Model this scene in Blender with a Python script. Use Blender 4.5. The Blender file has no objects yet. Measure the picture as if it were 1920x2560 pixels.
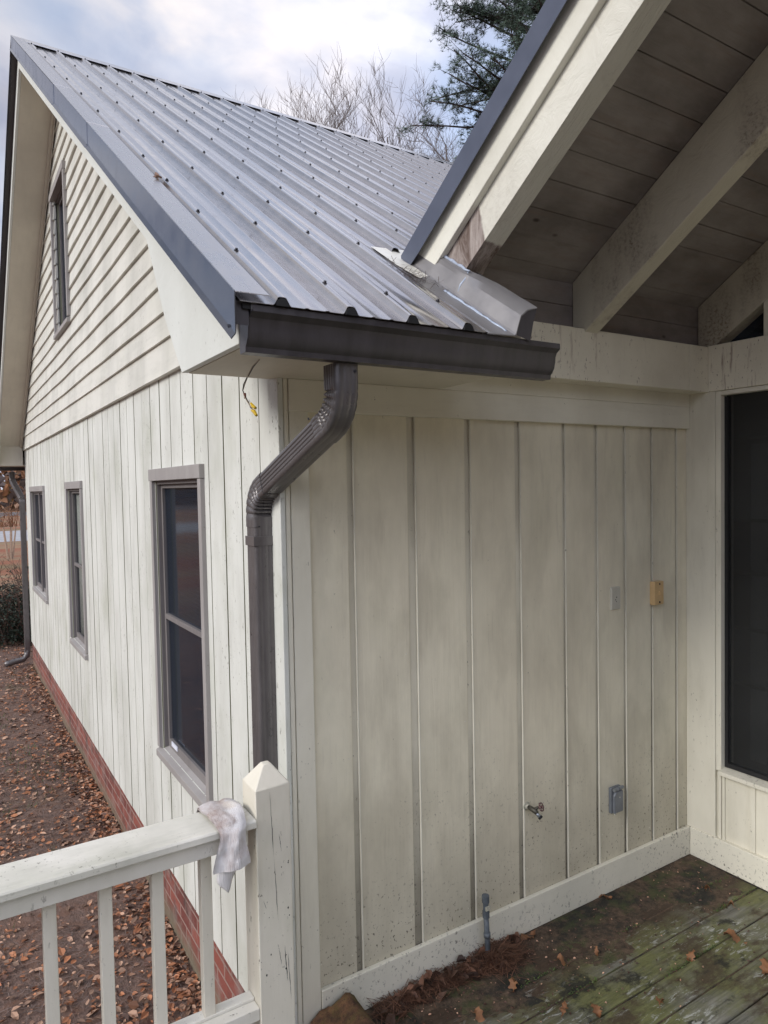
import bpy, bmesh, math, random
from mathutils import Vector, Matrix, noise
R = math.radians
SC = bpy.context.scene
# ------------------------------------------------------------------ camera
def setup_camera():
    yaw, pit, rol = R(32.20190453), R(-2.14000262), R(-1.07784121)
    f = Vector((math.sin(yaw)*math.cos(pit), math.cos(yaw)*math.cos(pit), math.sin(pit)))
    r = f.cross(Vector((0, 0, 1))).normalized(); u = r.cross(f)
    r2 = r*math.cos(rol) + u*math.sin(rol); u2 = -r*math.sin(rol) + u*math.cos(rol)
    cd = bpy.data.cameras.new("camera"); c = bpy.data.objects.new("camera", cd)
    SC.collection.objects.link(c)
    m = Matrix((r2, u2, -f)).transposed().to_4x4(); m.translation = Vector((-1.025, -2.301, 2.02))
    c.matrix_world = m
    cd.sensor_fit = 'VERTICAL'; cd.sensor_height = 36.0; cd.lens = 36.0*1752.5/2560
    cd.clip_start = 0.05; cd.clip_end = 2000
    SC.camera = c
setup_camera()
# ------------------------------------------------------------------ light
SUN_DIR = Vector((-0.88, -0.02, 0.48)).normalized()
SKY_K = 10.0
def setup_light():
    w = bpy.data.worlds.new("World"); SC.world = w; w.use_nodes = True
    n = w.node_tree.nodes; l = w.node_tree.links; n.clear()
    out = n.new('ShaderNodeOutputWorld'); bg = n.new('ShaderNodeBackground')
    bg.inputs['Strength'].default_value = 0.1
    sky = n.new('ShaderNodeTexSky'); sky.sky_type = 'NISHITA'; sky.sun_disc = False
    sky.sun_elevation = math.asin(SUN_DIR.z); sky.sun_rotation = math.atan2(SUN_DIR.x, SUN_DIR.y)
    tc = n.new('ShaderNodeTexCoord')
    sep = n.new('ShaderNodeSeparateXYZ'); l.new(tc.outputs['Generated'], sep.inputs[0])
    def mth(op, a, b=None, c=None, clamp=False):
        q = n.new('ShaderNodeMath'); q.operation = op; q.use_clamp = clamp
        for i, v in enumerate((a, b, c)):
            if v is None: continue
            if isinstance(v, (int, float)): q.inputs[i].default_value = v
            else: l.new(v, q.inputs[i])
        return q.outputs[0]
    den = mth('ADD', mth('MAXIMUM', sep.outputs[2], 0.0), 0.35)
    cx = mth('DIVIDE', sep.outputs[0], den); cy = mth('DIVIDE', sep.outputs[1], den)
    cmb = n.new('ShaderNodeCombineXYZ'); l.new(cx, cmb.inputs[0]); l.new(cy, cmb.inputs[1])
    def nz(scale, det, rough, off):
        mp = n.new('ShaderNodeMapping'); mp.inputs['Location'].default_value = off
        l.new(cmb.outputs[0], mp.inputs[0])
        t = n.new('ShaderNodeTexNoise'); t.inputs['Scale'].default_value = scale
        t.inputs['Detail'].default_value = det; t.inputs['Roughness'].default_value = rough
        t.inputs['Distortion'].default_value = 0.25
        l.new(mp.outputs[0], t.inputs['Vector']); return t.outputs['Fac']
    def ramp(fac, stops):
        r = n.new('ShaderNodeValToRGB'); e = r.color_ramp.elements
        r.color_ramp.interpolation = 'B_SPLINE'
        while len(e) < len(stops): e.new(0.5)
        for i, (p, c) in enumerate(stops): e[i].position = p; e[i].color = (*c, 1)
        l.new(fac, r.inputs[0]); return r.outputs[0]
    def mix(fac, a, b, t='MIX'):
        m = n.new('ShaderNodeMix'); m.data_type = 'RGBA'; m.blend_type = t
        if isinstance(fac, (int, float)): m.inputs[0].default_value = fac
        else: l.new(fac, m.inputs[0])
        for i, v in ((6, a), (7, b)):
            if isinstance(v, tuple): m.inputs[i].default_value = (*v, 1)
            else: l.new(v, m.inputs[i])
        return m.outputs[2]
    cloud = ramp(nz(3.4, 7, 0.52, (3.1, 1.7, 0)), [(0.36, (.20, .22, .31)), (0.45, (.30, .32, .41)), (0.51, (.43, .44, .51)), (0.57, (.54, .53, .565)), (0.66, (.68, .65, .64))])
    warm = ramp(nz(3.4, 4, 0.5, (7.3, 2.2, 0)), [(0.55, (0, 0, 0)), (0.72, (1, 1, 1))])
    cloud = mix(mth('MULTIPLY', warm, 0.7), cloud, (.60, .53, .48))
    cover = ramp(nz(1.9, 5, 0.5, (0.4, 5.9, 0)), [(0.36, (0, 0, 0)), (0.52, (1, 1, 1))])
    hz = mth('SUBTRACT', 1.0, mth('MULTIPLY', mth('MAXIMUM', sep.outputs[2], 0.0), 2.2), clamp=True)
    cover2 = mth('MAXIMUM', cover, mth('MULTIPLY', hz, 0.85))
    sc = n.new('ShaderNodeVectorMath'); sc.operation = 'SCALE'; sc.inputs[3].default_value = SKY_K
    l.new(cloud, sc.inputs[0])
    sk = n.new('ShaderNodeVectorMath'); sk.operation = 'SCALE'; sk.inputs[3].default_value = 1.0
    l.new(sky.outputs[0], sk.inputs[0])
    blue = mix(0.75, sk.outputs[0], (2.9, 3.7, 5.2))
    col = mix(cover2, blue, sc.outputs[0])
    # sky brightness added behind and left of the camera, to fill the porch
    dt = n.new('ShaderNodeVectorMath'); dt.operation = 'DOT_PRODUCT'
    l.new(tc.outputs['Generated'], dt.inputs[0]); dt.inputs[1].default_value = Vector((-.35, -.80, .50)).normalized()
    gl = mth('MULTIPLY_ADD', mth('POWER', mth('MAXIMUM', dt.outputs['Value'], 0.0), 2.0), 1.5, 1.0)
    def lobe(v, p):
        q = n.new('ShaderNodeVectorMath'); q.operation = 'DOT_PRODUCT'; l.new(tc.outputs['Generated'], q.inputs[0]); q.inputs[1].default_value = Vector(v).normalized()
        return mth('POWER', mth('MAXIMUM', q.outputs['Value'], 0.0), p)
    gl = mth('MULTIPLY', gl, mth('MULTIPLY_ADD', lobe((.66, .40, .64), 7.0), .40, 1.0))      # sky brightened ahead and right, to lighten the roof pan reflections
    gl = mth('MULTIPLY', gl, mth('MULTIPLY_ADD', lobe((-.45, .62, .60), 5.0), -.50, 1.0))    # sky darkened ahead and left, to darken the rib side reflections
    wl = mth('MULTIPLY', lobe((.259, .817, .514), 60.0), ramp(nz(5.5, 5, .5, (2, 6, 0)), [(0.40, (0, 0, 0)), (0.62, (1, 1, 1))]), None)
    col = mix(mth('MULTIPLY', wl, .95, clamp=True), col, (7.4, 6.6, 6.0))
    fin = n.new('ShaderNodeVectorMath'); fin.operation = 'SCALE'
    l.new(col, fin.inputs[0]); l.new(gl, fin.inputs[3])
    l.new(fin.outputs[0], bg.inputs[0]); l.new(bg.outputs[0], out.inputs[0])
    sd = bpy.data.lights.new("sun", 'SUN'); sd.energy = 1.4; sd.angle = R(24); sd.color = (1.0, .96, .90)
    s = bpy.data.objects.new("sun", sd); SC.collection.objects.link(s)
    s.rotation_euler = SUN_DIR.to_track_quat('Z', 'Y').to_euler()
    SC.view_settings.view_transform = 'Standard'; SC.view_settings.look = 'None'
    SC.view_settings.exposure = 0.84; SC.view_settings.gamma = 1
setup_light()
# ------------------------------------------------------------------ node helper + materials
class NT:
    def __init__(s, name):
        s.m = bpy.data.materials.new(name); s.m.use_nodes = True
        s.n = s.m.node_tree.nodes; s.l = s.m.node_tree.links
        s.b = s.n['Principled BSDF']; s.tc = s.n.new('ShaderNodeTexCoord').outputs['Object']
    def put(s, sock, v):
        if isinstance(v, (int, float)): sock.default_value = v
        elif isinstance(v, tuple): sock.default_value = (*v, 1) if len(v) == 3 and sock.type == 'RGBA' else v
        else: s.l.new(v, sock)
    def noise(s, scale=5, det=4, rough=.55, stretch=(1, 1, 1), loc=(0, 0, 0), dist=0):
        mp = s.n.new('ShaderNodeMapping'); mp.inputs['Scale'].default_value = stretch; mp.inputs['Location'].default_value = loc
        s.l.new(s.tc, mp.inputs[0]); t = s.n.new('ShaderNodeTexNoise')
        t.inputs['Scale'].default_value = scale; t.inputs['Detail'].default_value = det
        t.inputs['Roughness'].default_value = rough; t.inputs['Distortion'].default_value = dist
        s.l.new(mp.outputs[0], t.inputs['Vector']); return t.outputs['Fac']
    def vor(s, scale, stretch=(1, 1, 1), feature='F1', out='Distance', loc=(0, 0, 0)):
        mp = s.n.new('ShaderNodeMapping'); mp.inputs['Scale'].default_value = stretch; mp.inputs['Location'].default_value = loc
        s.l.new(s.tc, mp.inputs[0]); t = s.n.new('ShaderNodeTexVoronoi'); t.feature = feature
        t.inputs['Scale'].default_value = scale; s.l.new(mp.outputs[0], t.inputs['Vector']); return t.outputs[out]
    def math(s, op, a, b=0.0, c=0.0, clamp=False):
        q = s.n.new('ShaderNodeMath'); q.operation = op; q.use_clamp = clamp
        s.put(q.inputs[0], a); s.put(q.inputs[1], b)
        if op == 'MULTIPLY_ADD': s.put(q.inputs[2], c)
        return q.outputs[0]
    def rng(s, v, a, b, c=0., d=1.):
        q = s.n.new('ShaderNodeMapRange'); q.clamp = True; s.put(q.inputs[0], v)
        for i, x in enumerate((a, b, c, d)): q.inputs[i+1].default_value = x
        return q.outputs[0]
    def mix(s, f, a, b, t='MIX'):
        m = s.n.new('ShaderNodeMix'); m.data_type = 'RGBA'; m.blend_type = t
        s.put(m.inputs[0], f); s.put(m.inputs[6], a); s.put(m.inputs[7], b); return m.outputs[2]
    def xyz(s):
        q = s.n.new('ShaderNodeSeparateXYZ'); s.l.new(s.tc, q.inputs[0]); return q.outputs
    def bump(s, h, strength=.3, dist=.002, prev=None):
        b = s.n.new('ShaderNodeBump'); b.inputs['Strength'].default_value = strength; b.inputs['Distance'].default_value = dist
        s.l.new(h, b.inputs['Height'])
        if prev is not None: s.l.new(prev, b.inputs['Normal'])
        return b.outputs[0]
    def done(s, col=None, rough=None, metal=None, nrm=None, **kw):
        if col is not None: s.put(s.b.inputs['Base Color'], col)
        if rough is not None: s.put(s.b.inputs['Roughness'], rough)
        if metal is not None: s.put(s.b.inputs['Metallic'], metal)
        if nrm is not None: s.l.new(nrm, s.b.inputs['Normal'])
        for k, v in kw.items(): s.put(s.b.inputs[k.replace('_', ' ')], v)
        return s.m

def painted(name, base=(.60, .61, .555), dirt=(.30, .30, .24), grain=(1, 1, .06), gscale=60, dirtamt=.5, speck=.0,
            low=None, lowamt=.6, loc=(0, 0, 0), bumpd=.0012, rough=.62, green=0.0, warmth=0.0, panel=0.0):
    """aged white paint: soft blotches, streaks, dark pecks, optional splash dirt below height low"""
    t = NT(name)
    a = t.rng(t.noise(2.3, 5, .6, (1, 1, .45), loc), .42, .75)
    st = t.rng(t.noise(9, 6, .65, tuple(.25 if g < .5 else 1.6 for g in grain), loc), .50, .78)
    col = t.mix(t.math('MULTIPLY', a, dirtamt), base, dirt)
    col = t.mix(t.math('MULTIPLY', st, dirtamt*.6), col, dirt)
    if green: col = t.mix(t.math('MULTIPLY', t.rng(t.noise(3.1, 5, .6, (1, 1, .7), (5, 3, 1)), .5, .75), green), col, (.27, .30, .17))
    if warmth: col = t.mix(t.math('MULTIPLY', t.rng(t.noise(1.7, 4, .6, (1, 1, .5), (2, 8, 1)), .45, .8), warmth), col, (.46, .36, .27))
    if panel:
        bl = t.rng(t.noise(4.2, 5, .62, (1, 1, .42), (7, 1, 4), .3), .46, .66)
        col = t.mix(t.math('MULTIPLY', bl, panel), col, (.49, .445, .345))
        dr = t.rng(t.noise(24, 4, .65, (1, 1, .10), (2, 7, 1)), .58, .72)
        col = t.mix(t.math('MULTIPLY', dr, panel*.45), col, (.30, .26, .20))
    if speck:
        pk = t.rng(t.noise(62, 4, .75, (1, 1, .45), loc), .685-speck*.07, .72-speck*.07)
        gate = t.rng(t.noise(4, 3, .6, (1, 1, .6), (9, 2, 4)), .44, .60)
        col = t.mix(t.math('MULTIPLY', t.math('MULTIPLY', pk, gate), .85), col, (.085, .07, .045))
    if low is not None:
        z = t.xyz()[2]
        h = t.rng(t.math('ADD', z, t.math('MULTIPLY', t.noise(6, 4, .6), -.5)), low, low-.75)
        col = t.mix(t.math('MULTIPLY', h, lowamt), col, (.16, .14, .10))
        vv = t.rng(t.noise(75, 3, .65, (1, 1, .8), (2, 7, 2)), .605, .635)
        g2 = t.rng(t.math('MULTIPLY_ADD', t.noise(3.2, 4, .65, (1, 1, 1), (4, 4, 4)), .85, t.math('MULTIPLY', h, .34)), .54, .80)
        col = t.mix(t.math('MULTIPLY', t.math('MULTIPLY', vv, g2), .85), col, (.05, .04, .03))
    g = t.noise(gscale, 5, .6, grain, loc, .6)
    nb = t.bump(g, .55, bumpd)
    return t.done(col, rough, nrm=nb)

M = {}
M['gable_paint'] = painted('aged white siding paint', (.69, .70, .655), (.34, .34, .29), (1, 1, .05), 70, .5, 1.0, green=.3)
M['porch_paint'] = painted('aged porch wall paint', (.83, .775, .615), (.56, .515, .40), (1, 1, .05), 55, .7, .35, low=1.16, lowamt=.42, green=.15, warmth=.20, panel=.40, bumpd=.002)
M['porch_groove'] = painted('grimy groove paint', (.72, .68, .56), (.36, .32, .23), (1, 1, .04), 60, .7, .5, low=1.25, lowamt=.8)
M['groove'] = painted('mossy groove paint', (.30, .31, .22), (.15, .15, .10), (1, 1, .05), 60, .8, .5)
M['base_paint'] = painted('splashed baseboard paint', (.75, .72, .61), (.42, .42, .36), (.06, 1, 1), 60, .35, .15, low=.30, lowamt=.10)
M['base_paint_house'] = painted('splashed baseboard paint below the porch wall', (.75, .72, .61), (.42, .42, .36), (.06, 1, 1), 60, .35, .15, low=.80, lowamt=.16)
M['trim_paint'] = painted('trim paint', (.76, .73, .62), (.42, .38, .30), (.08, .08, 1), 70, .40, .20)
M['trim_vert'] = painted('upright trim paint', (.74, .71, .60), (.38, .35, .27), (1, 1, .05), 80, .45, .6)
M['rake_paint'] = painted('rake board paint', (.68, .70, .66), (.46, .46, .41), (1, .12, .12), 90, .35, .45, bumpd=.005)
M['rafter_paint'] = painted('rafter paint', (.68, .665, .58), (.42, .40, .33), (1, .16, .16), 90, .40, .30, bumpd=.006)
M['soffit_paint'] = painted('soffit paint', (.62, .58, .48), (.34, .31, .26), (1, .3, .3), 40, .35, .10)
M['lap_paint'] = painted('lap siding paint', (.69, .68, .62), (.36, .36, .32), (1, .05, 1), 80, .6, .7, green=.12)
M['rail_paint'] = painted('rail paint', (.74, .71, .63), (.42, .39, .31), (.05, 1, 1), 70, .55, .8, green=.30)
M['rail_top'] = painted('mildewed rail top paint', (.76, .73, .65), (.34, .34, .27), (.05, 1, 1), 60, .8, 1.2, green=.25, bumpd=.002)
M['post_paint'] = painted('post paint', (.71, .67, .57), (.42, .38, .29), (1, 1, .05), 80, .6, .8, green=.22)
M['taupe'] = painted('weathered grey window casing paint', (.30, .28, .27), (.42, .40, .385), (1, 1, .06), 90, .6, .3)
M['taupe_dark'] = painted('grey window frame paint', (.17, .155, .152), (.30, .28, .27), (1, 1, .06), 90, .4, .1)

def m_header():
    t = NT('stained header paint')
    col = t.mix(t.rng(t.noise(3, 5, .6), .4, .75, 0, .5), (.76, .72, .60), (.50, .455, .36))
    x, y, z = t.xyz()
    drip = t.rng(t.noise(26, 5, .7, (1, 1, .10), (1, 2, 3)), .60, .68)
    gate = t.rng(t.noise(2.2, 3, .6, (1, 1, .15), (6, 1, 2)), .44, .58)
    pk = t.rng(t.noise(90, 3, .7, (1, 1, .4)), .63, .68)
    col = t.mix(t.math('MULTIPLY', t.math('MULTIPLY', drip, gate), .6), col, (.16, .08, .04))
    col = t.mix(t.math('MULTIPLY', t.math('MULTIPLY', pk, gate), .9), col, (.09, .04, .02))
    return t.done(col, .6, nrm=t.bump(t.noise(60, 4, .6, (.08, 1, 1)), .4, .0012))
M['header_paint'] = m_header()
def m_rafter_inner(name, foot=False):
    t = NT(name)
    col = t.mix(t.rng(t.noise(3, 5, .6, (1, .4, .4)), .4, .75, 0, .6), (.68, .665, .585) if foot else (.60, .565, .46), (.44, .42, .35) if foot else (.42, .385, .31))
    x, y, z = t.xyz()
    blot = t.rng(t.noise(4.2, 4, .6, (1, .9, .35), (3, 3, 1)), .53, .66)
    pk = t.rng(t.noise(70, 4, .75), .46, .62)
    col = t.mix(t.math('MULTIPLY', t.math('MULTIPLY', blot, t.math('MULTIPLY_ADD', pk, .65, .25)), .75 if not foot else .25), col, (.10, .05, .03))
    if foot:   # bare, unpainted wood at the foot of the end rafter, under a curved paint line
        edge = t.math('ADD', t.math('ADD', y, t.math('MULTIPLY', z, -.2)), t.math('MULTIPLY', t.noise(9, 4, .6), .07))
        bare = t.rng(edge, -.945, -.935)
        wood = t.mix(t.rng(t.noise(55, 5, .7, (1, .35, .10), (0, 0, 0), .8), .36, .64), (.10, .065, .05), (.38, .33, .30))
        col = t.mix(bare, col, wood)
    nb = t.bump(t.noise(80, 6, .65, (1, .16, .16), (0, 0, 0), 1.2), 1., .006)
    return t.done(col, .65, nrm=nb)
M['barge_rafter'] = m_rafter_inner('end rafter paint with a bare foot', True)
M['inner_rafter'] = m_rafter_inner('inner rafter paint with brown stains')
def m_ceiling():
    t = NT('dark stained ceiling boards')
    col = t.mix(t.rng(t.noise(2.5, 5, .6, (1, 2, 2)), .35, .7), (.17, .15, .142), (.33, .30, .285))
    rd = t.rng(t.noise(14, 5, .65, (.2, 1.5, 1.5), (0, 0, 0), .5), .52, .75)
    col = t.mix(t.math('MULTIPLY', rd, .5), col, (.23, .17, .145))
    kn = t.rng(t.vor(3.2, (1, 2, 2)), .07, .03)
    col = t.mix(t.math('MULTIPLY', kn, .8), col, (.03, .02, .015))
    return t.done(col, .7, nrm=t.bump(t.noise(60, 5, .6, (.08, 1, 1)), 1., .004))
M['ceiling'] = m_ceiling()

def m_metal(name, base, metal, rough, streak=.12, bumpd=.0, ior=1.5):
    t = NT(name)
    s1 = t.noise(16, 4, .6, (1, .06, .06))
    s2 = t.noise(45, 4, .65, (.7, .25, .25), (3, 1, 2))
    f = t.math('MULTIPLY_ADD', s1, .6, t.math('MULTIPLY', s2, .4))
    dk = tuple(c*(1-streak*2) for c in base); lt = tuple(min(1, c*(1+streak*2)) for c in base)
    col = t.mix(t.rng(f, .35, .65), dk, lt)
    rg = t.rng(s2, .3, .7, rough-.05, rough+.10)
    wob = t.noise(2.5, 2, .5, (1, .5, .5))
    nb = t.bump(wob, .2, .004)
    return t.done(col, rg, metal, nb, IOR=ior)
M['roof_metal'] = m_metal('grey painted steel roofing', (.50, .48, .475), .85, .17, .05)
M['rake_metal'] = m_metal('glossy grey steel trim', (.17, .18, .21), .9, .12, .05)  # same trim as the flange, base darkened to hold its dark reflections
M['rake_top'] = m_metal('light grey steel trim flange', (.49, .47, .46), .82, .27, .04)
M['blue_metal'] = m_metal('slate grey steel trim', (.105, .12, .165), .35, .33, .05)
M['flash_metal'] = m_metal('plain grey flashing', (.26, .25, .25), .45, .34, .06)
M['pan_metal'] = m_metal('galvanised flashing pan', (.42, .42, .42), .7, .25, .15)
M['gutter'] = m_metal('charcoal bronze gutter enamel', (.060, .055, .060), .15, .36, .14)
M['downspout'] = m_metal('charcoal bronze downspout enamel', (.128, .118, .118), .35, .30, .10)
def simple(name, col, rough=.6, metal=0., var=.25, scale=20, bumpd=.001, stretch=(1, 1, 1), **kw):
    t = NT(name); f = t.noise(scale, 5, .6, stretch)
    c = t.mix(t.rng(f, .3, .7), tuple(v*(1-var) for v in col), tuple(min(1, v*(1+var)) for v in col))
    return t.done(c, rough, metal, t.bump(f, .5, bumpd), **kw)
M['patch'] = simple('pale painted flashing patch', (.74, .71, .62), .3, 0, .08)
M['dark'] = simple('dark interior', (.012, .012, .013), .8)
M['interior'] = simple('dim interior wall', (.03, .03, .03), .8)
M['black_fill'] = simple('plain black fill', (.008, .008, .009), .7)
M['screw'] = simple('dark screw heads', (.06, .06, .07), .4, .6)
M['caulk'] = simple('pale blue grey sealant', (.36, .41, .50), .3, 0, .2, 60, .003)
M['underlay'] = simple('bare plywood roof deck', (.10, .08, .06), .8)
M['white_plate'] = simple('painted grey switch plate', (.52, .50, .43), .5, 0, .08)
M['yellow_plate'] = simple('yellowed ivory plastic', (.62, .43, .22), .4, 0, .08)
M['grey_box'] = simple('grey outlet cover enamel', (.17, .185, .21), .45, .3, .15)
M['pvc'] = simple('grey conduit', (.085, .10, .115), .5, 0, .25, 40)
M['brass'] = simple('tarnished paint flecked brass', (.08, .075, .06), .5, .5, .5, 60)
M['flange'] = simple('paint crusted flange', (.40, .39, .32), .7, 0, .4, 90, .004)
M['zinc'] = simple('zinc spout', (.35, .38, .42), .35, .7, .2)
M['wheel'] = simple('dull red handwheel', (.10, .03, .038), .5, .2, .4, 60)
M['wire_b'] = simple('dark wire', (.05, .045, .045), .6)
M['wire_w'] = simple('dirty white wire', (.36, .30, .24), .6)
M['yellow'] = simple('yellow connector', (.60, .40, .02), .4, 0, .15)
M['pane_reflection'] = simple('pale reflection sheet', (.75, .78, .70), .8, 0, .1)  # pale sheet behind the middle pane, standing in for its reflection
M['blind'] = simple('window blind slats', (.20, .22, .23), .6, 0, .1)
M['bark'] = simple('grey brown bark', (.15, .125, .115), .85, 0, .4, 12, .01)
M['pine_bark'] = simple('pine bark', (.06, .045, .04), .9, 0, .4, 8, .02)
M['table_wood'] = simple('grey weathered table wood', (.20, .20, .18), .8)
M['stem'] = simple('shrub stems', (.10, .06, .045), .85)
M['deb'] = simple('tan leaf', (.19, .085, .035), .7, 0, .35, 30, .003)
M['gravel'] = simple('pale gravel drive', (.34, .34, .35), .9, 0, .2, 3, .01)
M['asph'] = simple('asphalt', (.11, .11, .115), .9, 0, .2, 3, .01)
M['sticker'] = simple('white sticker', (.7, .72, .8), .5, 0, .05)
def m_leaf(name, col, var=.5):
    t = NT(name); g = t.n.new('ShaderNodeNewGeometry')
    v = t.rng(g.outputs['Random Per Island'], 0, 1)
    c = t.mix(v, tuple(x*(1-var) for x in col), tuple(min(1, x*(1+var)) for x in col))
    return t.done(c, .65)
M['leaf_a'] = m_leaf('russet leaf', (.30, .125, .060), .6); M['leaf_b'] = m_leaf('tan leaf litter', (.36, .22, .15), .6)
M['leaf_c'] = m_leaf('dark wet leaf', (.09, .045, .032)); M['straw'] = m_leaf('pine straw', (.105, .050, .030), .75)
M['straw_g'] = m_leaf('greyed pine straw', (.17, .125, .11), .6)
M['needle'] = m_leaf('pine needles', (.085, .125, .09), .5); M['bush'] = m_leaf('shrub leaves', (.022, .034, .020), .6)
M['autumn_a'] = m_leaf('autumn orange foliage', (.24, .115, .055), .4); M['autumn_b'] = m_leaf('autumn ochre foliage', (.27, .17, .07), .4)
M['autumn_c'] = m_leaf('grey twig mass', (.14, .105, .09), .4); M['grassm'] = m_leaf('short green grass', (.06, .095, .022), .5)
def m_glass(nm='dark window glass', al=.70):
    t = NT(nm)
    return t.done((.014, .022, .036), t.rng(t.noise(3, 3, .5), .3, .7, .05, .11), 0., t.bump(t.noise(1.6, 2, .5), .2, .008), Alpha=al, Specular_IOR_Level=.5)
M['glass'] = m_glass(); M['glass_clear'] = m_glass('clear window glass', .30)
def m_screen():
    t = NT('insect screen mesh over dark glass')
    return t.done(t.mix(t.rng(t.noise(2, 3, .5), .3, .7), (.018, .019, .020), (.032, .034, .036)), .30, 0., Alpha=.60)
M['screen'] = m_screen()
def m_brick():
    t = NT('red brick with worn whitewash')
    br = t.n.new('ShaderNodeTexBrick'); x, y, z = t.xyz()
    cb = t.n.new('ShaderNodeCombineXYZ'); t.l.new(y, cb.inputs[0]); t.l.new(z, cb.inputs[1]); t.l.new(cb.outputs[0], br.inputs['Vector'])
    br.inputs['Scale'].default_value = 1.0; br.inputs['Brick Width'].default_value = .205; br.inputs['Row Height'].default_value = .076
    br.inputs['Mortar Size'].default_value = .007; br.inputs['Mortar Smooth'].default_value = .15
    br.inputs['Color1'].default_value = (.26, .075, .055, 1); br.inputs['Color2'].default_value = (.15, .042, .034, 1)
    br.inputs['Mortar'].default_value = (.30, .20, .17, 1)
    n1 = t.noise(7, 5, .65)
    c = t.mix(t.rng(n1, .50, .68, 0, .8), br.outputs['Color'], (.27, .19, .17))
    c = t.mix(t.rng(t.noise(5, 5, .65, (1, 1, 1), (4, 4, 1)), .52, .66, 0, .8), c, (.055, .038, .032))
    low = t.rng(t.math('ADD', z, t.math('MULTIPLY', t.noise(4, 4, .6), .16)), .22, .10)
    c = t.mix(t.math('MULTIPLY', low, .8), c, (.17, .15, .10))
    return t.done(c, .85, nrm=t.bump(t.math('SUBTRACT', n1, t.math('MULTIPLY', br.outputs['Fac'], .8)), .8, .006))
M['brick'] = m_brick()
def m_deck():
    t = NT('weathered mossy deck boards')
    x, y, z = t.xyz()
    grain = t.noise(26, 6, .7, (.10, 1.4, 1), (0, 0, 0), .4)
    fine = t.noise(70, 4, .7, (.12, 1.5, 1))
    n1 = t.noise(2.6, 6, .65, (.8, 1.2, 1), (1.3, 0, 0)); n2 = t.noise(3.3, 6, .7, (.8, 1.2, 1), (7, 2, 0)); n3 = t.noise(4.2, 6, .7, (.7, 1.3, 1), (3, 9, 0))
    base = t.mix(t.rng(grain, .35, .65), (.065, .064, .052), (.225, .22, .185))
    green = t.mix(t.rng(fine, .3, .7), (.065, .07, .022), (.17, .175, .06))
    c = t.mix(t.rng(t.math('ADD', n1, t.math('MULTIPLY', x, .045)), .44, .60, 0, .9), base, green)
    dirt = t.mix(t.noise(40, 4, .7), (.020, .013, .008), (.075, .046, .027))
    near = t.rng(t.math('ADD', y, t.math('MULTIPLY', n2, .55)), .02, -.14)       # litter packed towards the wall
    near = t.math('SUBTRACT', 1.0, near)
    patch = t.rng(n3, .50, .60)
    dm = t.math('MAXIMUM', near, t.math('MULTIPLY', patch, .85))
    c = t.mix(dm, c, dirt)
    blk = t.rng(t.math('ADD', t.noise(3.7, 6, .7, (1, 1.3, 1), (11, 5, 0)), t.math('MULTIPLY', fine, .08)), .60, .66)
    c = t.mix(t.math('MULTIPLY', blk, .9), c, (.010, .010, .008))
    fl = t.rng(t.noise(38, 6, .75, (.35, 1.3, 1), (2, 2, 0), .6), .545, .60)
    gate = t.rng(t.noise(2.9, 4, .6, (1, 1.4, 1), (5.2, 1.1, 0)), .46, .56)
    gate = t.math('MULTIPLY', gate, t.rng(y, -.22, -.40))
    c = t.mix(t.math('MULTIPLY', fl, t.math('MULTIPLY', gate, .9)), c, (.36, .37, .34))
    h = t.math('ADD', grain, t.math('MULTIPLY', t.noise(40, 5, .7), .8))
    return t.done(c, t.rng(n2, .3, .7, .55, .85), nrm=t.bump(h, .9, .006))
M['deck'] = m_deck()
def m_ground():
    t = NT('leaf strewn ground')
    n1 = t.noise(.35, 6, .65); n2 = t.noise(38, 6, .75, (1, .5, 1), (0, 0, 0), 1.5); n3 = t.noise(9, 5, .7, (1, 1, 1), (5, 1, 0))
    straw = t.mix(t.rng(n2, .3, .7), (.060, .038, .030), (.27, .175, .14))
    leaf = t.mix(t.rng(n3, .45, .7, 0, .6), straw, (.20, .095, .055))
    x, y, z = t.xyz()
    far = t.rng(y, 11, 17)
    red = t.mix(t.rng(t.noise(.5, 5, .7, (.3, 1, 1)), .42, .58), (.25, .085, .04), (.26, .18, .10))
    c = t.mix(far, leaf, red)
    c = t.mix(t.rng(t.noise(.22, 4, .6, (.4, 1, 1), (3, 1, 0)), .54, .66, 0, .5), c, (.12, .12, .05))
    gr = t.rng(t.noise(1.3, 6, .75, (1, 1, 1), (8, 8, 0)), .60, .70, 0, .7)
    c = t.mix(t.math('MULTIPLY', gr, t.rng(y, 1.8, 3.2)), c, (.055, .085, .02))
    return t.done(c, .9, nrm=t.bump(t.math('ADD', n2, n3), .9, .02))
M['ground'] = m_ground()
def m_soil():
    t = NT('rotted leaf crust')
    c = t.mix(t.rng(t.noise(30, 6, .75), .35, .65), (.022, .015, .009), (.125, .082, .052))
    c = t.mix(t.rng(t.noise(4, 5, .7, (1, 1.3, 1), (3, 3, 0)), .48, .58, 0, .9), c, (.012, .013, .010))
    c = t.mix(t.rng(t.noise(7, 5, .7, (1, 1.3, 1), (9, 1, 0)), .56, .66, 0, .7), c, (.13, .085, .055))
    c = t.mix(t.rng(t.noise(5, 5, .7, (1, 1.3, 1), (1, 8, 0)), .50, .62, 0, .75), c, (.05, .062, .018))
    return t.done(c, .85, nrm=t.bump(t.noise(90, 5, .75), 1., .006))
M['soil'] = m_soil()
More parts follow.
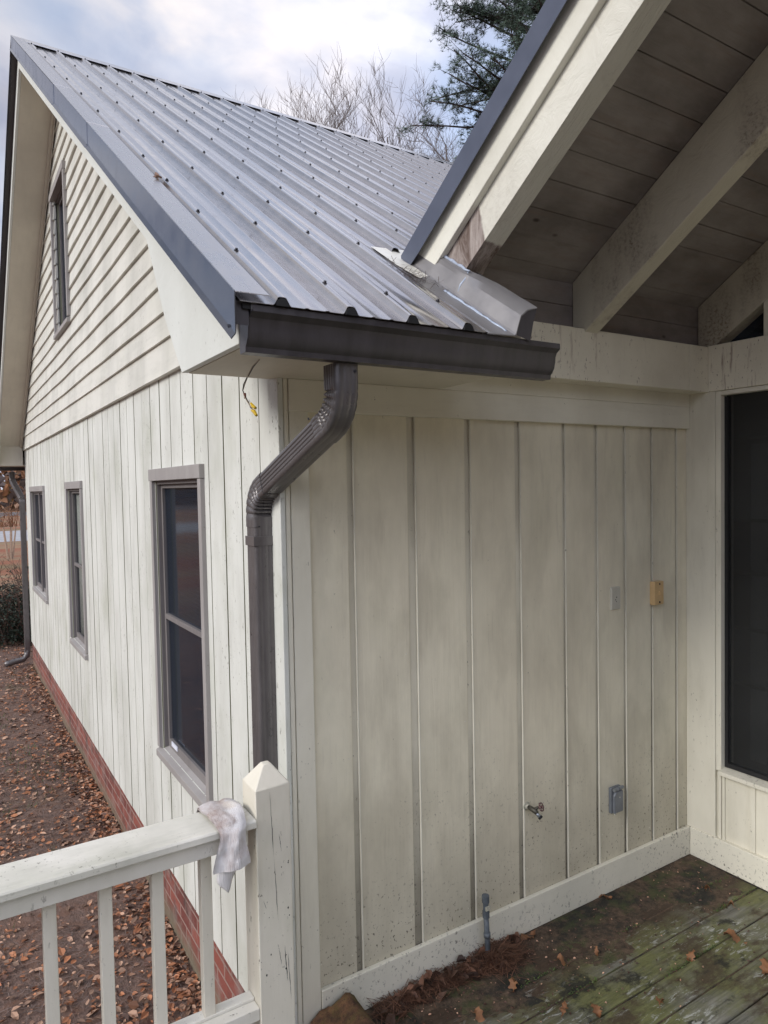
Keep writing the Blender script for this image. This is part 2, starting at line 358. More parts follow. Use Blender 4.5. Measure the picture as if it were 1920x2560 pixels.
def m_block():
    t = NT('rotting moss grown wood')
    c = t.mix(t.rng(t.noise(22, 6, .7), .38, .62), (.050, .022, .012), (.17, .085, .038))
    c = t.mix(t.rng(t.noise(6, 5, .7, (1, 1, 1), (3, 3, 1)), .5, .66, 0, .9), c, (.11, .085, .02))
    pk = t.rng(t.vor(60), .25, .12); c = t.mix(t.math('MULTIPLY', pk, .7), c, (.04, .02, .01))
    return t.done(c, .9, nrm=t.bump(t.noise(45, 6, .75), 1., .012))
M['block'] = m_block()
def m_rag():
    t = NT('dirty white knit cloth')
    c = t.mix(t.rng(t.noise(8, 6, .6, (1, 1, .8), (2.2, 0, 1)), .46, .62), (.66, .64, .64), (.36, .28, .25))
    c = t.mix(t.rng(t.noise(20, 5, .7, (1, 1, .5), (5, 5, 1)), .56, .70, 0, .7), c, (.22, .17, .15))
    c = t.mix(t.rng(t.noise(9, 4, .6, (1, 1, 1), (1, 5, 3)), .55, .7, 0, .5), c, (.68, .60, .46))
    rib = t.noise(260, 2, .5, (1, 1, .05))
    return t.done(c, .9, nrm=t.bump(t.math('ADD', rib, t.math('MULTIPLY', t.noise(35, 4, .6), .8)), .8, .0025))
M['rag'] = m_rag()

# ------------------------------------------------------------------ object helpers
class MB:
    """collects geometry in world coordinates, links it as one mesh object"""
    def __init__(s): s.v = []; s.f = []; s.mi = []; s.cur = 0
    def add(s, vs, fs):
        o = len(s.v); s.v += [tuple(p) for p in vs]; s.f += [tuple(i+o for i in f) for f in fs]; s.mi += [s.cur]*len(fs)
    def box(s, x0, x1, y0, y1, z0, z1):
        x0, x1 = min(x0, x1), max(x0, x1); y0, y1 = min(y0, y1), max(y0, y1); z0, z1 = min(z0, z1), max(z0, z1)
        s.add([(x, y, z) for x in (x0, x1) for y in (y0, y1) for z in (z0, z1)],
              [(0, 1, 3, 2), (4, 6, 7, 5), (0, 4, 5, 1), (2, 3, 7, 6), (0, 2, 6, 4), (1, 5, 7, 3)])
    def prism(s, poly, x0, x1, ax='x'):
        """poly of (a,b) pairs swept along axis ax"""
        n = len(poly)
        def P(a, b, t): return (t, a, b) if ax == 'x' else ((a, t, b) if ax == 'y' else (a, b, t))
        s.add([P(a, b, x0) for a, b in poly]+[P(a, b, x1) for a, b in poly],
              [tuple(range(n))[::-1], tuple(range(n, 2*n))]+[(i, (i+1) % n, n+(i+1) % n, n+i) for i in range(n)])
    def loft(s, rings, close=True, caps=True):
        n = len(rings[0]); o = len(s.v); fs = []
        for r in rings: s.v += [tuple(p) for p in r]
        for k in range(len(rings)-1):
            for i in range(n if close else n-1):
                a = o+k*n+i; b = o+k*n+(i+1) % n; fs.append((a, b, b+n, a+n))
        if caps and close: fs += [tuple(range(o, o+n))[::-1], tuple(range(o+(len(rings)-1)*n, o+len(rings)*n))]
        s.f += fs; s.mi += [s.cur]*len(fs)
    def tube(s, pts, rad, sides=6, caps=True):
        pts = [Vector(p) for p in pts]; rings = []
        up = None
        for i, p in enumerate(pts):
            d = (pts[min(i+1, len(pts)-1)]-pts[max(i-1, 0)])
            if d.length < 1e-9: d = Vector((0, 0, 1))
            d.normalize()
            if up is None: up = d.orthogonal().normalized()
            up = (up-d*up.dot(d)); up = up.normalized() if up.length > 1e-6 else d.orthogonal().normalized()
            w = d.cross(up); r = rad[i] if isinstance(rad, (list, tuple)) else rad
            rings.append([p+(up*math.cos(a)+w*math.sin(a))*r for a in [2*math.pi*k/sides for k in range(sides)]])
        s.loft(rings, True, caps)
    def disc(s, c, nrm, r, h, sides=12, r2=None):
        c = Vector(c); nrm = Vector(nrm).normalized()
        s.tube([c, c+nrm*h], [r, r if r2 is None else r2], sides)
    def obj(s, name, mats, parent=None, bevel=0., smooth=False, origin=None, col=None):
        me = bpy.data.meshes.new(name); o3 = Vector((0, 0, 0))
        if parent is not None: o3 = WORLD[parent.name]
        if origin is not None: o3 = Vector(origin)
        me.from_pydata([(a-o3.x, b-o3.y, c-o3.z) for a, b, c in s.v], [], s.f)
        if not isinstance(mats, (list, tuple)): mats = [mats]
        for m in mats: me.materials.append(m)
        if len(mats) > 1: me.polygons.foreach_set('material_index', s.mi)
        me.validate(); bm = bmesh.new(); bm.from_mesh(me); bmesh.ops.recalc_face_normals(bm, faces=bm.faces); bm.to_mesh(me); bm.free()
        if smooth:
            me.polygons.foreach_set('use_smooth', [True]*len(me.polygons))
        o = bpy.data.objects.new(name, me); SC.collection.objects.link(o)
        WORLD[o.name] = o3
        if parent is not None: o.parent = parent; o.location = o3-WORLD[parent.name]
        else: o.location = o3
        if bevel:
            b = o.modifiers.new('edges', 'BEVEL'); b.width = bevel; b.segments = 2; b.limit_method = 'ANGLE'; b.angle_limit = R(40)
        return o
WORLD = {}
def smooth_angle(o, deg=40):
    me = o.data; bm = bmesh.new(); bm.from_mesh(me)
    bmesh.ops.remove_doubles(bm, verts=bm.verts, dist=1e-5)
    for f in bm.faces: f.smooth = True
    for e in bm.edges:
        if len(e.link_faces) == 2 and e.calc_face_angle(0) > R(deg): e.smooth = False
    bm.to_mesh(me); bm.free()
def tag(o, label=None, cat=None, group=None, kind=None):
    if label: o['label'] = label
    if cat: o['category'] = cat
    if group: o['group'] = group
    if kind: o['kind'] = kind
    return o
def thing(name, loc, label, cat, group=None):
    o = bpy.data.objects.new(name, None); SC.collection.objects.link(o); o.location = loc; o.empty_display_size = .1
    WORLD[o.name] = Vector(loc); return tag(o, label, cat, group)
def cells(y0, y1, z0, z1, holes):
    """rectangles of (y0..y1, z0..z1) minus holes"""
    zs = sorted({z0, z1} | {min(max(h[i], z0), z1) for h in holes if h[0] < y1 and h[1] > y0 for i in (2, 3)})
    out = []
    for a, b in zip(zs, zs[1:]):
        ys = sorted({y0, y1} | {min(max(h[i], y0), y1) for h in holes if h[2] < b and h[3] > a for i in (0, 1)})
        for c, d in zip(ys, ys[1:]):
            my, mz = (c+d)/2, (a+b)/2
            if not any(h[0] < my < h[1] and h[2] < mz < h[3] for h in holes): out.append((c, d, a, b))
    return out

# ------------------------------------------------------------------ dimensions (metres)
D = 9.0                       # depth of the gable wing
MS = .6618                    # main roof slope
RB = 2.892                    # main roof pan plane z = RB + MS*y
def rz(y): return RB+MS*y
YR = D/2                      # ridge
W = 2.343                     # porch wall length / plane of the patio window wall
PS = .66                      # porch roof slope (rises towards the camera)
def cz(y): return 2.88-PS*y   # porch ceiling
def lz(y): return 2.60-PS*y   # rafter underside

# ================================================================== GROUND
g = MB(); N = 60
xs = [-420, -120, -40, -14]+[-8+i*.5 for i in range(25)]+[8, 20, 60, 160, 420]
ys = [-420, -100, -30, -8]+[-4+i*.5 for i in range(36)]+[18, 26, 40, 60, 90, 150, 420]
def gz(x, y):
    f = max(0, 1-abs(y-5)/14)*max(0, 1-abs(x+2)/9)
    return -.50+f*.035*noise.noise(Vector((x*.8, y*.8, 0))) + (-.03 if y < 2.5 else 0)
g.add([(x, y, gz(x, y)) for y in ys for x in xs], [(j*len(xs)+i, j*len(xs)+i+1, (j+1)*len(xs)+i+1, (j+1)*len(xs)+i) for j in range(len(ys)-1) for i in range(len(xs)-1)])
tag(g.obj('ground', M['ground'], smooth=True), kind='structure')
g = MB(); g.add([(-200, 37.5, -.49), (200, 39.5, -.49), (200, 51.5, -.49), (-200, 48.5, -.49)], [(0, 1, 2, 3)])
tag(g.obj('gravel_road', M['gravel']), kind='structure')
g = MB(); g.add([(-200, 84, -.49), (200, 84, -.49), (200, 100, -.49), (-200, 100, -.49)], [(0, 1, 2, 3)])
tag(g.obj('far_road', M['asph']), kind='structure')

def leaf_quad(mb, c, size, rnd, tilt=.6, curl=.35):
    a = rnd.uniform(0, 6.283); d = Vector((math.cos(a), math.sin(a), rnd.uniform(-tilt, tilt)*.6)).normalized()
    w = Vector((-math.sin(a), math.cos(a), rnd.uniform(-tilt, tilt))).normalized()
    n = d.cross(w); L = size*rnd.uniform(.7, 1.3)*.5; B = L*rnd.uniform(.45, .75); c = Vector(c)
    k = curl*L*rnd.uniform(.2, 1)
    mb.add([c-d*L, c-d*L*.35+w*B+n*k, c+d*L*.3+w*B*.8+n*k, c+d*L, c+d*L*.35-w*B*.9+n*k, c-d*L*.3-w*B+n*k],
           [(0, 1, 2, 3), (3, 4, 5, 0)])
def needle(mb, c, L, w, rnd, tilt=.15):
    a = rnd.uniform(0, 6.283); d = Vector((math.cos(a), math.sin(a), rnd.uniform(-tilt, tilt))).normalized()
    b = d.orthogonal().normalized().cross(d); b = Vector((-d.y, d.x, 0)).normalized(); c = Vector(c)
    p0 = c-d*L/2; p1 = c+b*rnd.uniform(-.15, .15)*L; p2 = c+d*L/2
    mb.add([p0-b*w, p0+b*w, p1+b*w+Vector((0, 0, w)), p1-b*w+Vector((0, 0, w)), p2+b*w, p2-b*w], [(0, 1, 2, 3), (3, 2, 4, 5)])
def litter():
    rnd = random.Random(4); mb = MB()
    for i in range(42000):
        y = rnd.uniform(-.6, 5) if rnd.random() < .62 else rnd.uniform(5, 13)
        x = rnd.uniform(-3.4, .02) if y < D+.1 else rnd.uniform(-3.4, 2.0)
        if y < D and rnd.random() < .12: x = -abs(rnd.gauss(0, .09))
        dens = noise.noise(Vector((x*1.6, y*1.6, 3)))
        if rnd.random() > .62+dens*1.1+(.35 if x > -.4 else 0): continue
        mb.cur = rnd.choice((0, 0, 1, 1, 2)); s = rnd.choice((rnd.uniform(.010, .028), rnd.uniform(.018, .04), rnd.uniform(.03, .058)))
        leaf_quad(mb, (x, y, gz(x, y)+rnd.uniform(.004, .022)), s, rnd)
    o = mb.obj('leaf_litter', [M['leaf_a'], M['leaf_b'], M['leaf_c']])
    tag(o, 'brown fallen leaves covering the ground beside the brick foundation', 'leaves', kind='stuff')
    mb = MB()
    for i in range(11000):
        x = rnd.uniform(-3.0, .0); y = rnd.uniform(-.5, 7)
        needle(mb, (x, y, gz(x, y)+rnd.uniform(.003, .014)), rnd.uniform(.07, .15), .0011, rnd)
    tag(mb.obj('pine_straw', M['straw_g']), 'greyish pine needles scattered between the leaves on the ground', 'pine straw', kind='stuff')
    mb = MB()
    for i in range(4200):
        x = rnd.uniform(-3., .02); y = rnd.uniform(2.2, 9)
        if noise.noise(Vector((x*1.2, y*1.0, 9))) < .12: continue
        a = rnd.uniform(0, 6.28); h = rnd.uniform(.02, .06); z = gz(x, y); q = Vector((math.cos(a), math.sin(a), 0))*.004
        tip = Vector((x+rnd.uniform(-.03, .03), y+rnd.uniform(-.03, .03), z+h)); c = Vector((x, y, z))
        mb.add([c-q, c+q, tip], [(0, 1, 2)])
    tag(mb.obj('grass', M['grassm']), 'thin green grass tufts showing through the leaf litter', 'grass', kind='stuff')
litter()

# ================================================================== HOUSE (gable wing)
house = thing('house', (0, 0, -.5), 'white gabled house wing with vertical siding, lap siding above, brick base and grey metal roof', 'house')
WIN = {'near': (.872, 1.797, .49, 2.137), 'middle': (4.17, 5.04, .56, 2.112), 'far': (6.80, 8.28, .70, 2.097)}
holes = [(a+.05, b-.05, c+.05, d-.05) for a, b, c, d in WIN.values()]
ghole = (4.42, 5.16, 3.56, 4.82)
def build_walls():
    # vertical grooved siding on the gable wall
    sd = MB(); bk = MB(); P = .2015; k = 0; y = 0.04; rnd = random.Random(1)
    edges = [.016]+[P*i for i in range(1, int(D/P)+1)]+[D]
    for a, b in zip(edges, edges[1:]):
        gw = .0045 if b < D else 0; dx = rnd.uniform(-.0012, .0012)
        for c in cells(a+(.0055 if a > .1 else 0), b-gw*1.2, -.14, 2.70, holes): sd.box(dx, .009, *c)
    o = sd.obj('wall_siding', [M['gable_paint'], M['groove']], house)
    for p in o.data.polygons: p.material_index = 1 if abs(p.normal.y) > .5 else 0
    for c in cells(0.016, D, -.135, 2.70, holes): bk.box(.0095, .11, *c)
    for z0, z1 in ((2.70, 4.6),):                                    # wall core above, behind the laps
        pass
    for c in cells(.0, D, 2.70, 5.75, [ghole]):
        y0, y1, z0, z1 = c
        n = 60
        for i in range(n):
            ya, yb = y0+(y1-y0)*i/n, y0+(y1-y0)*(i+1)/n; ym = (ya+yb)/2
            top = min(z1, min(rz(ym), rz(D-ym))-.10)
            if top > z0: bk.box(.012, .11, ya, yb, z0, top)
    bk.obj('wall_core', M['groove'], house)
    # other outside walls (not seen from the front)
    ob = MB(); ob.box(.11, 9, D-.12, D, -.14, 2.8); ob.obj('rear_wall', M['gable_paint'], house)
    # brick foundation
    b = MB(); b.box(.012, .20, .012, D-.01, -.75, -.135); b.box(.2, 9, D-.2, D-.01, -.75, -.135); b.obj('brick_foundation', M['brick'], house)
    # lap siding: wavy overlapping courses
    lp = MB(); rows = [2.62, 2.799]+[2.799+.1412*i for i in range(1, 22)]; rnd = random.Random(8)
    for r, z0 in enumerate(rows):
        z1 = (rows[r+1] if r+1 < len(rows) else z0+.141)+.012
        ya = max(-.02, (z0-2.86)/MS) if z0 > 2.86 else 0.0
        yb = D-max(0, (z1-2.80)/MS-.0)
        if yb-ya < .1: continue
        segs = [(ya, yb)]
        if z0 < ghole[3] and z1 > ghole[2]: segs = [(ya, ghole[0]+.01), (ghole[1]-.01, yb)]
        amp = .007 if r > 1 else .001
        for a, b in segs:
            n = max(4, int((b-a)/.16)); rings = []
            for i in range(n+1):
                yy = a+(b-a)*i/n; w0 = amp*noise.noise(Vector((yy*1.1, r*.7, 0)))*1.6; q = .004*noise.noise(Vector((yy*2.1, r*3.7, 5)))
                top = min(z1, rz(yy)-.06, rz(D-yy)-.06); bot = min(z0+w0, top-.002)
                rings.append([(.0, yy, bot), (-.030+q, yy, bot), (-.024+q, yy, min(bot+.004, top)), (-.012, yy, top), (.0, yy, top)])
            lp.loft(rings)
    o = lp.obj('lap_siding', M['lap_paint'], house)
    # porch facing wall: wide boards with routed channels
    pairs = [(.2637, .2914), (.5365, .5751), (.8262, .8563), (1.1071, 1.138), (1.3988, 1.4184), (1.6134, 1.6358), (1.8182, 1.8392), (2.0306, 2.0465), (2.232, 2.247)]
    s2 = MB(); g2 = MB(); prev = .094
    for a, b in pairs+[(W-.002, W)]:
        s2.box(prev, a, 0, .0085, .145, 2.50); prev = b
    s2.obj('porch_wall_siding', M['porch_paint'], house, .0025)
    g2.box(.10, W, .009, .11, -.4, 2.70); g2.obj('porch_wall_channels', M['porch_groove'], house)
    rd = MB()                                                        # added raised strip, standing in for the lit right edge of each channel
    for a, b in pairs[:]: rd.box(b-.0035, b+.0015, -.0035, .006, .15, 2.30)
    rd.obj('channel_lit_edge', M['trim_vert'], house, .001)
    nl = MB(); rnd = random.Random(31); prev = .094
    for a, b in pairs+[(W-.002, W)]:
        for zz in (.25, .62, 1.0, 1.38, 1.76, 2.12):
            for xx in (prev+.018, a-.018):
                if rnd.random() < .7: nl.disc((xx+rnd.uniform(-.003, .003), .0, zz+rnd.uniform(-.05, .05)), (0, -1, 0), rnd.uniform(.0022, .0034), .0008, 7)
        prev = b
    nl.obj('nail_heads', M['trim_vert'], house)['kind'] = 'stuff'
    # corner boards
    cb = MB(); cb.box(-.021, 0, -.022, .066, -.14, 2.405); cb.obj('corner_board', M['gable_paint'], house, .003)
    cb = MB(); cb.box(.002, .020, -.020, .0, -.14, 2.405); cb.box(.0235, .098, -.018, .0, -.14, 2.30); cb.obj('corner_board', M['trim_vert'], house, .003)
    # frieze, baseboards
    f = MB(); f.box(.021, W-.02, -.026, -.0005, 2.290, 2.404); f.box(.685, W-.02, -.0265, -.001, 2.404, 2.475); f.obj('frieze_board', M['trim_paint'], house, .003)
    f = MB(); f.box(.10, W-.001, -.022, -.0005, 0.003, .153); f.obj('baseboard', M['base_paint_house'], house, .003)
build_walls()

def window(name_lbl, y0, y1, z0, z1, parent, cols=1, rail=True, blinds=False, pane_reflection=False, xface=-.022):
    w = thing('window', (0, (y0+y1)/2, z0), None, None); w.parent = parent; w.location = WORLD[w.name]-WORLD[parent.name]
    w['label'] = name_lbl
    cw = .066
    c = MB(); c.box(xface-.005, 0.005, y0-.004, y1+.004, z1-cw, z1); c.box(xface, .004, y0, y0+cw*.66, z0+.055, z1-cw-.001)
    c.box(xface, .004, y1-cw*.66, y1, z0+.055, z1-cw-.001); c.obj('casing', M['taupe'], w, .003)
    s = MB(); s.prism([(xface-.008, z0+.0), (xface-.008, z0+.038), (.05, z0+.066), (.05, z0)], y0, y1, 'y'); s.obj('sill', M['taupe'], w, .003)
    iy0, iy1, iz0, iz1 = y0+cw*.66, y1-cw*.66, z0+.06, z1-cw
    f = MB()
    f.box(.006, .10, iy0-.01, iy0+.012, iz0, iz1); f.box(.006, .10, iy1-.012, iy1+.01, iz0, iz1); f.box(.006, .10, iy0+.012, iy1-.012, iz1-.02, iz1+.01)
    f.box(.03, .10, iy0+.012, iy1-.012, iz0-.01, iz0+.025)
    sw = (iy1-iy0-.024)/cols
    for i in range(cols):
        a = iy0+.012+sw*i; b = a+sw; t = .022
        f.box(.028, .052, a, a+t, iz0+.025, iz1-.02); f.box(.028, .052, b-t, b, iz0+.025, iz1-.02)
        f.box(.0285, .0515, a+t, b-t, iz1-.02-t, iz1-.02); f.box(.0285, .0515, a+t, b-t, iz0+.025, iz0+.025+t)
        if rail: f.box(.026, .052, a+t, b-t, (iz0+iz1)/2-.02, (iz0+iz1)/2+.008)
    if cols > 1: f.box(.012, .06, (iy0+iy1)/2-.03, (iy0+iy1)/2+.03, iz0, iz1-.02)
    f.obj('frame', M['taupe_dark'], w, .0015)
    gl = MB(); gl.box(.044, .048, iy0+.01, iy1-.01, iz0+.02, iz1-.02); gl.obj('glass', M['glass_clear'] if pane_reflection else M['glass'], w)
    bh = MB(); bh.box(.32, .33, y0-.3, y1+.3, z0-.3, z1+.3); bh.box(.112, .32, y0-.31, y0-.30, z0-.3, z1+.3); bh.box(.112, .32, y1+.30, y1+.31, z0-.3, z1+.3)
    bh.obj('dark_room', M['interior'], w)
    if blinds:
        b = MB(); z = iz1-.03
        while z > (iz0+iz1)/2-.1:
            b.prism([(.085, z), (.105, z-.016), (.1055, z-.0155), (.0855, z+.0005)], iy0+.10, iy1-.05, 'y'); z -= .022
        b.obj('blind', M['blind'], w)
    if pane_reflection:
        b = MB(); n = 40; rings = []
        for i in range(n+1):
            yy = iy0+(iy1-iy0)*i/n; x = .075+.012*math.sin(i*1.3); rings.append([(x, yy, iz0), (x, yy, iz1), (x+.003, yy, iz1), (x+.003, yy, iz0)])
        b.loft(rings); b.obj('pane_reflection', M['pane_reflection'], w, smooth=True)
    return w
w1 = window('nearest tall sash window with worn grey casing', *WIN['near'], house, blinds=True)
w2 = window('middle narrow sash window in a grey casing', *WIN['middle'], house, pane_reflection=True)
w3 = window('farthest window with two dark sashes side by side', *WIN['far'], house, cols=2)
w4 = window('narrow dark attic window high in the lap sided gable', 4.36, 5.22, 3.50, 4.88, house, rail=False, xface=-.045)
k = MB(); k.box(.022, .027, 1.55, 1.66, .575, .60); k.obj('sticker', M['sticker'], w1)

def build_roof():
    global roof
    ribs = [-.255+.207*k for k in range(0, 47)]
    def profile(x0, x1):
        pts = [(x0, 0.)]
        for i, x in enumerate(ribs):
            for xx, h in ((x-.026, 0), (x-.022, .003), (x-.012, .0205), (x-.007, .0225), (x+.007, .0225), (x+.012, .0205), (x+.022, .003), (x+.026, 0)):
                if x0 < xx < x1: pts.append((xx, h))
            for c in (x+.072, x+.133):
                for xx, h in ((c-.008, 0), (c-.003, .0022), (c+.003, .0022), (c+.008, 0)):
                    if x0 < xx < x1: pts.append((xx, h))
        pts.append((x1, 0.)); return pts
    def sheet(mb, x0, x1, y0, y1, far=False):
        pr = profile(x0, x1); rings = []
        ysq = [y0+(y1-y0)*i/14 for i in range(15)]
        for y in ysq:
            zz = rz(D-y) if far else rz(y)
            dz = .0015*noise.noise(Vector((0, y*2, 0)))
            top = [(x, y, zz+h+dz) for x, h in pr]
            rings.append(top+[(x, y, z-.0015) for x, y, z in top[::-1]])
        mb.loft(rings)
    r = MB(); sheet(r, -.372, .462, -.600, YR); sheet(r, .462, 8.6, .11, YR)
    roof = r.obj('roof', M['roof_metal'], house); smooth_angle(roof, 25)
    roof['label'] = 'ribbed grey metal roof slope'
    r = MB(); sheet(r, -.372, 8.6, YR, D+.60, True); o = r.obj('roof', M['roof_metal'], house); smooth_angle(o, 25); o['label'] = 'far metal roof slope behind the ridge'
    # deck boards below the metal
    d = MB()
    d.prism([(-.56, rz(-.56)-.004), (YR, rz(YR)-.006), (YR, rz(YR)-.03), (-.56, rz(-.56)-.026)], -.335, .455)
    d.prism([(.12, rz(.12)-.004), (YR, rz(YR)-.006), (YR, rz(YR)-.03), (.12, rz(.12)-.026)], .455, 8.55)
    d.prism([(YR, rz(YR)-.006), (D+.55, rz(-.55)-.006), (D+.55, rz(-.55)-.03), (YR, rz(YR)-.03)], -.335, 8.55)
    d.obj('roof_deck', M['underlay'], house)
    # ridge cap, crimped between ribs
    c = MB(); c.prism([(YR-.15, rz(YR-.15)+.024), (YR, rz(YR)+.030), (YR+.15, rz(YR-.15)+.024), (YR+.15, rz(YR-.15)+.020), (YR, rz(YR)+.024), (YR-.15, rz(YR-.15)+.020)], -.392, 8.6)
    c.obj('ridge_cap', M['roof_metal'], house)
    c = MB(); c.prism([(YR-.135, rz(YR-.135)+.001), (YR-.02, rz(YR-.02)+.001), (YR-.02, rz(YR-.02)+.018), (YR-.135, rz(YR-.135)+.018)], -.36, 8.5)
    c.obj('ridge_closure', M['black_fill'], house)
    # black half discs in the rib ends at the eave
    for x in ribs[:4]:
        q = MB(); n = 9
        q.prism([(x+.019*math.cos(a), rz(-.603)+.021*math.sin(a)) for a in [math.pi*i/n for i in range(n+1)]], -.604, -.594, 'y')
        q.obj('rib_end_disc', M['black_fill'], house)
    q = MB(); q.box(-.36, .46, -.588, -.560, rz(-.6)-.016, rz(-.6)-.002); q.obj('eave_strip', M['black_fill'], house)  # black strip filling in the dark gap over the gutter lip
    # rake trims: near slope in three overlapping lengths
    def rake(y0, y1, off, far=False):
        a = MB(); b = MB()
        Y = (lambda y: D-y) if far else (lambda y: y)
        for mb, polys in ((a, [(-.388-off, .024, -.082)]),):
            for x, t, bt in polys:
                mb.prism([(Y(y0), rz(y0)+t), (Y(y1), rz(y1)+t), (Y(y1), rz(y1)+bt), (Y(y0), rz(y0)+bt)], x, x+.0025)
        lipz = -.082
        a.add([(-.388-off, Y(y0), rz(y0)+lipz), (-.388-off, Y(y1), rz(y1)+lipz), (-.400-off, Y(y1), rz(y1)+lipz-.014), (-.400-off, Y(y0), rz(y0)+lipz-.014),
               (-.386-off, Y(y0), rz(y0)+lipz-.001), (-.386-off, Y(y1), rz(y1)+lipz-.001), (-.398-off, Y(y1), rz(y1)+lipz-.016), (-.398-off, Y(y0), rz(y0)+lipz-.016)],
              [(0, 1, 2, 3), (7, 6, 5, 4), (0, 4, 5, 1), (2, 6, 7, 3), (0, 3, 7, 4), (1, 5, 6, 2)])
        b.prism([(-.3885-off, .024+off), (-.293, .024+off), (-.288, .018+off), (-.288, .016+off), (-.295, .0215+off), (-.386-off, .0215+off)], 0, 1, 'y')
        v = b.v; b.v = [(x, Y(y0 if yy < .5 else y1), rz(y0 if yy < .5 else y1)+zz) for x, yy, zz in v]
        o = a.obj('rake_trim', M['rake_metal'], house); o2 = b.obj('rake_flange', M['rake_top'], house)
    rake(-.605, 1.30, .000); rake(1.26, 2.27, .0025); rake(2.23, YR+.01, .005)
    rake(-.605, YR-.01, .0, True)
    # rake boards and boxed ends
    for far in (False, True):
        Y = (lambda y: D-y) if far else (lambda y: y)
        r = MB(); pts = [(-.50, 2.406), (.025, 2.406), (.207, 2.618), (.43, 2.963), (YR, 2.67+.66*YR), (YR, rz(YR)-.005), (-.55, rz(-.55)-.004), (-.50, 2.50)]
        r.prism([(Y(a), b) for a, b in pts], -.340, -.318)
        r.obj('rake_board', M['rake_paint'], house, .002)
        r = MB(); r.prism([(Y(a), b) for a, b in ((-.58, rz(-.58)-.008), (YR, rz(YR)-.008), (YR, rz(YR)-.07), (-.58, rz(-.58)-.07))], -.384, -.341); r.obj('sub_fascia', M['gutter'], house)
        s = MB()
        q0 = .0 if far else .2
        s.prism([(Y(q0), 2.67+.66*q0), (Y(YR), 2.67+.66*YR), (Y(YR), 2.682+.66*YR), (Y(q0), 2.682+.66*q0)], -.317, -.001)
        s.obj('rake_soffit', M['soffit_paint'], house)
        if far:
            s = MB(); s.prism([(D-.02, 2.78), (YR+.02, 2.665+.66*(YR-.02)), (YR+.02, 2.665+.66*(YR-.02)-.075), (D+.02, 2.59)], -.034, -.0305); s.prism([(D-.02, 2.75), (YR+.02, 2.668+.66*(YR-.02)), (YR+.02, 2.668+.66*(YR-.02)-.03), (D-.02, 2.66)], -.06, -.035)
            s.obj('frieze_board', M['soffit_paint'], house)
        b = MB(); y0, y1 = -.50, .02
        xe = .68 if not far else 8.5
        b.box(-.317, xe, min(Y(y0), Y(-.001)), max(Y(y0), Y(-.001)), 2.404, 2.420)
        b.box(-.318, -.022, min(Y(-.001), Y(.02)), max(Y(-.001), Y(.02)), 2.404, 2.68)
        b.obj('soffit', M['soffit_paint'], house, .002)
        b = MB(); b.box(-.317, xe, min(Y(-.50), Y(-.482)), max(Y(-.50), Y(-.482)), 2.42, 2.545); b.obj('fascia', M['trim_paint'], house)
    b = MB(); b.prism([(-.48, 2.42), (-.13, 2.42), (-.13, rz(-.13)-.03), (-.48, rz(-.48)-.03)], .66, .68); b.obj('soffit_end', M['trim_paint'], house)
    # screws
    rows = [-.45, .07, .42, .77, 1.22, 1.68, 2.16, 2.64, 3.10, 3.55, 4.0, 4.32]
    pos = []
    for x in ribs[:26]:
        for i, y in enumerate(rows):
            if x > .46 and y < .15: continue
            if x < -.25 and y == -.45: y = -.27
            pos.append((x+.003*math.sin(x*40+y*9), y+.012*math.sin(x*77+i)))
    cam = Vector((-1.025, -2.301, 2.02))
    pos.sort(key=lambda p: (Vector((p[0], p[1], rz(p[1])))-cam).length)
    nrm = Vector((0, -MS, 1)).normalized()
    def screw(mb, p):
        c = Vector((p[0], p[1], rz(p[1])+.0227)); mb.disc(c, nrm, .0074, .0020, 10); mb.disc(c+nrm*.0022, nrm, .0044, .0052, 6)
    mb = MB(); screw(mb, pos[0]); first = mb.obj('screw', M['screw'], roof, origin=Vector((pos[0][0], pos[0][1], rz(pos[0][1]))))
    for p in pos[1:100]:
        s = first.copy(); SC.collection.objects.link(s); s.parent = roof
        s.location = Vector((p[0], p[1], rz(p[1])))-WORLD[roof.name]
    mb = MB()
    for p in pos[100:]: screw(mb, p)
    for p in ((-.388, -.56), (-.388, 1.27), (-.388, 2.24)):
        mb.disc((p[0], p[1], rz(p[1])-.088), (-1, 0, 0), .008, .004, 8)
    o = mb.obj('screw', M['screw'], roof); o['kind'] = 'stuff'
    # flashing between the two roofs: flat pan, upstand with a rolled lip, sealant
    def P(x, y, h): return (x, y, rz(y)+h)
    f = MB(); n = 16; rings = []
    for i in range(n+1):
        y = -.602+(.02+.602)*i/n; e = .0015*math.sin(i*2.1); k = min(1, max(0, (-.30-y)/.10)); L = .602+(.658-.602)*k
        prof = [(.442, -.001), (.500, .002), (.556, .004), (.562, .010), (.572, .040), (.584, .070), (.584+(.612-.584)*k, .088+.004*k), (L, .104), (L, .101),
                (.584+(.614-.584)*k+.002, .085+.004*k), (.587, .067), (.575, .039), (.565, .008), (.562, .001), (.50, -.002), (.442, -.004)]
        rings.append([P(x+e*(h > .03)*k, y, h) for x, h in prof])
    f.loft(rings); o = f.obj('valley_flashing', M['flash_metal'], house); smooth_angle(o, 22); o['label'] = 'grey upturned flashing at the foot of the porch roof'
    f = MB(); f.prism([(x, h) for x, h in ((.566, .004), (.578, .040), (.590, .070), (.618, .088), (.656, .099), (.640, .05), (.626, -.01))], 0, 1, 'y')
    f.v = [(x, -.600 if yy < .5 else -.30, rz(-.600 if yy < .5 else -.30)+zz) for x, yy, zz in f.v]; f.obj('flashing_end', M['gutter'], house)
    f = MB(); f.add([P(.466, .13, .0035), P(.76, .19, .0035), P(.70, .02, .0035), P(.575, -.12, .0045), P(.485, -.18, .0045), P(.464, -.06, .0035)], [(0, 1, 2, 3, 4, 5)])
    f.obj('flashing_patch', M['patch'], house)
    rnd = random.Random(5); c = MB()
